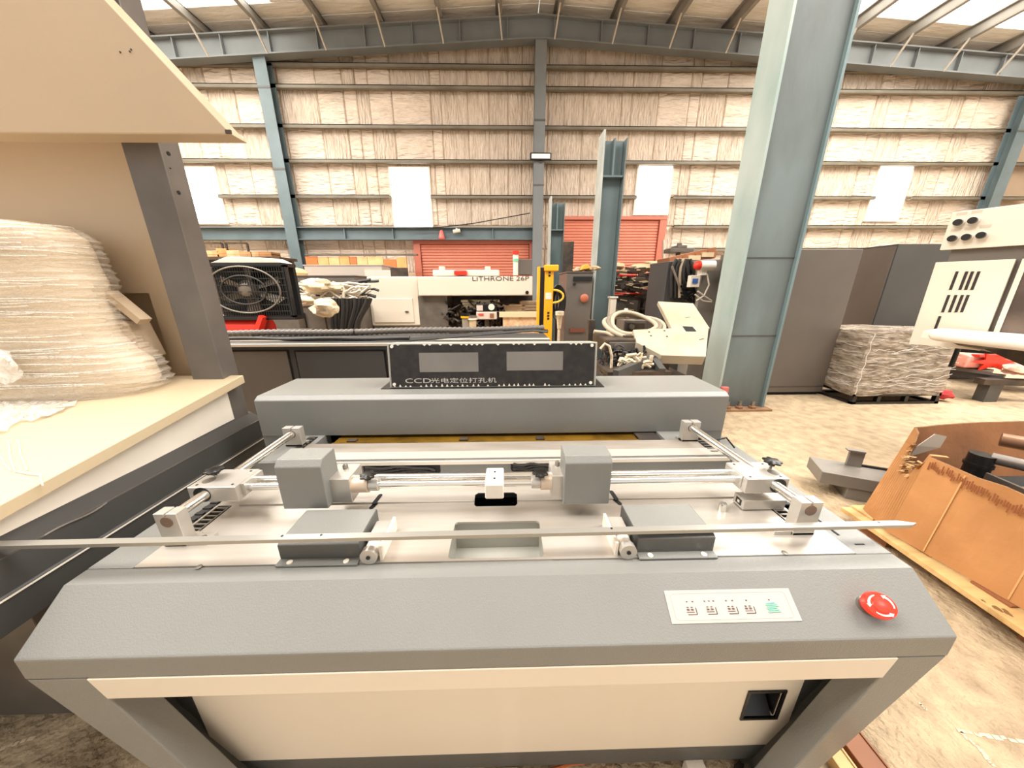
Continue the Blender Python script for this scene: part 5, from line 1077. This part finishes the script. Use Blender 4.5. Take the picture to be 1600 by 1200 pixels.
wall('rear_wall', [Vector((2.45+1.8*i/8, 1.80+.20*i/8, zb_c)) for i in range(9)], [Vector((2.875+1.6*i/8, 2.0+.16*i/8, zt_c+.01*math.sin(i*.8))) for i in range(9)], CARD, CARDD)
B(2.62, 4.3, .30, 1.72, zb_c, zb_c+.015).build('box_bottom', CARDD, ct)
# torn flutes and creases
mb = MB()
for k in range(46):
    i = random.uniform(1, 10); p = tops[int(i)].lerp(tops[int(i)+1], i % 1); d_ = Vector((random.uniform(-1, .3), random.uniform(-1, .5), random.uniform(-.4, .7))).normalized(); mb.obox(p+d_*.012, d_, Vector((0, 0, 1)).cross(d_)+Vector((0, 0, .3)), d_.cross(Vector((.3, 0, 1))), random.uniform(.012, .035), .007, .0015)
mb.build('torn_flutes', mat('torn_flute', 'b28a5c', .9), ct, kind='stuff')
for (t_, zz) in ((.12, 1), (.34, 1), (.62, 1)):
    b_ = Vector((2.37+.18*t_, 1.585-1.35*t_, zb_c)); p_ = Vector((2.455, 1.60-1.36*t_, zt_c)); MB().bar(b_+Vector((-.003, 0, .01)), p_+Vector((-.004, 0, -.02)), .006, .002).build('crease', mat('pale_crease', 'cf9d66', .8), ct)
mb = MB()
for k in range(90):
    t_ = .02+.62*k/90; dz = .035+.09*(k/90)+random.uniform(-.014, .014); y_ = 1.60-1.36*t_
    mb.obox((2.45-dz*.16-.004, y_, zt_c-dz), (0, 0, 1), (0, 1, 0), (1, 0, .0), .010+.016*random.random(), .0028, .0008)
mb.build('scuff_marks', mat('dark_scuff', '8a4f2a', .85), ct, kind='stuff')
MB().hexa([P0t+Vector((.0, 0, -.02)), P0t+Vector((.0, .03, -.10)), P0t+Vector((.01, .03, -.10)), P0t+Vector((.01, .0, -.02)), P0t+Vector((.02, 0, .006)), P0t+Vector((.16, .02, -.02)), P0t+Vector((.17, .04, -.02)), P0t+Vector((.03, .02, .006))]).build('folded_flap', CARD, ct)
q = Vector((2.72, 1.86, .50)); MB().plate([q, q+Vector((.25, .04, .04)), q+Vector((.28, .05, .12)), q+Vector((.16, .03, .15)), q+Vector((.03, .0, .08))], (0, -1, .1), .004).build('plastic_scrap', mat('grey_plastic_scrap', 'a59a8e', .4), ct)
# contents
def cyl_t(nm, lab, cat, p, q_, r_, m_):
    mb = MB(); mb.cyl(p, q_, r_, 20); mb.cyl(Vector(p)+(Vector(p)-Vector(q_)).normalized()*.002, p, r_*.7, 20); t = mb.build(nm, m_); tag(t, lab, cat); return t
cyl_t('pipe', 'rusty brown pipe lying highest in the cardboard box', 'pipe', (3.30, 1.86, .62), (3.9, 1.0, .66), .045, mat('brown_pipe', '7c5a43', .35, .5))
cyl_t('pipe', 'dark steel pipe with a flange below the rusty brown pipe', 'pipe', (3.05, 1.72, .565), (3.45, 1.0, .60), .035, mat('dark_pipe', '6a625b', .35, .5))
cyl_t('rod', 'thin bright rod beside the dark pipe in the box', 'rod', (3.28, 1.66, .60), (3.6, 1.0, .63), .009, CHROME)
mb = MB(); mb.cyl((3.02, 1.74, .15), (3.02, 1.74, .58), .055, 20); mb.cyl((3.02, 1.74, .50), (3.02, 1.74, .52), .062, 20); tag(mb.build('black_tube', BLACK), 'upright black tube end in the cardboard box', 'tube')
for i, (x, y, a_, l) in enumerate(((2.66, 1.30, .1, 'grey steel channel lying along the front wall inside the box'), (2.85, 1.25, -.1, 'dark flat steel bar in the middle of the box'), (3.02, 1.15, .15, 'third flat steel bar lying deeper in the box'))):
    mb = MB(); d_ = Vector((math.sin(a_), -math.cos(a_), -.02)); mb.obox((x, y, .47-.03*i), d_, Vector((math.cos(a_), math.sin(a_), 0)), (0, 0, 1), .40, .06, .018); mb.obox((x+.05, y, .50-.03*i), d_, Vector((math.cos(a_), math.sin(a_), 0)), (0, 0, 1), .40, .008, .03)
    tag(mb.build('steel_bar', [DKN, DKM, CABG][i], bevel=.003), l, 'bar')
x_ = MB(); x_.box(2.6, 3.6, .5, 1.75, .16, .42); tag(x_.build('packed_parts', BLACKM, bevel=.02), 'dark packed metal parts filling the bottom of the box', 'parts', kind='stuff')
# pallet
pt = thing('wood_pallet', 'pale pine pallet under the cardboard box', 'pallet', (3.0, 1.2, 0))
o0, o1 = Vector((2.345, 1.84, .12)), Vector((2.285, .2, .12))
MB().hexa([(2.345, 1.84, .09), (2.285, .2, .09), (2.50, .2, .09), (2.52, 1.84, .09), (2.345, 1.84, .12), (2.285, .2, .12), (2.50, .2, .12), (2.52, 1.84, .12)]).build('edge_board', WOOD, pt, .002)
for k in range(6): B(2.52, 4.3, .25+.28*k, .42+.28*k, .10, .12).build('deck_board', WOOD, pt, .002)
for k in range(5): B(2.41, 2.52, 1.70-.30*k, 1.84-.30*k, .121, .133).build('board_end', WOODB if k in (2, 4) else WOOD, pt, .001)
for x in (2.42, 3.3, 4.2): 
    for y in (1.7, 1.0, .4): B(x, x+.1, y-.1, y+.05, 0, .09).build('pallet_block', WOODB, pt)
mb = MB()
for (x, y, r_) in ((2.345, 1.10, .012), (2.36, 1.075, .010), (2.37, 1.09, .008), (2.335, 1.14, .006)): mb.lump((x, y, .1205), r_, r_*1.4, .0012, 10, 6, .4, 2)
mb.build('dark_stain', mat('oil_stain', '7a5a34', .8), pt, kind='stuff')
# boards under the right leg
for (a, b, m_, l, h_) in ((1.115, 1.165, WOOD, 'pale board sticking out under the right leg', .045), (1.19, 1.27, WOODB, 'reddish brown board next to the pale board by the right leg', .05)):
    mb = MB(); mb.box(a, b, .1, .80, 0, h_); mb.box(b, b+.008, .1, .80, h_-.01, h_+.004); tag(mb.build('loose_board', m_, bevel=.002), l, 'board')
mb = MB(); mb.box(-.03, .03, .25, .655, 0, .045); mb.box(-.028, .028, .25, .655, .045, .048); tag(mb.build('loose_board', mat('pale_lath', 'd9c2ac', .7), bevel=.002), 'short pale lath on the floor below the middle of the machine', 'board')
tag(MB().tube([at(a, b, z=.012) for a, b in ((840, 1215), (862, 1203), (890, 1194), (930, 1188), (960, 1186))], .006, 8).build('orange_cord', mat('orange_cord', 'c96a38', .6)), 'orange cord on the floor below the middle of the machine', 'cord')

tag(MB().tube([at(a, b, y=13.3) for a, b in ((640, 357), (690, 355), (740, 349), (790, 340), (828, 333))], .018, 6).build('wall_cable', RUBD), 'thin dark cable rising to the central column across the back wall', 'cable')
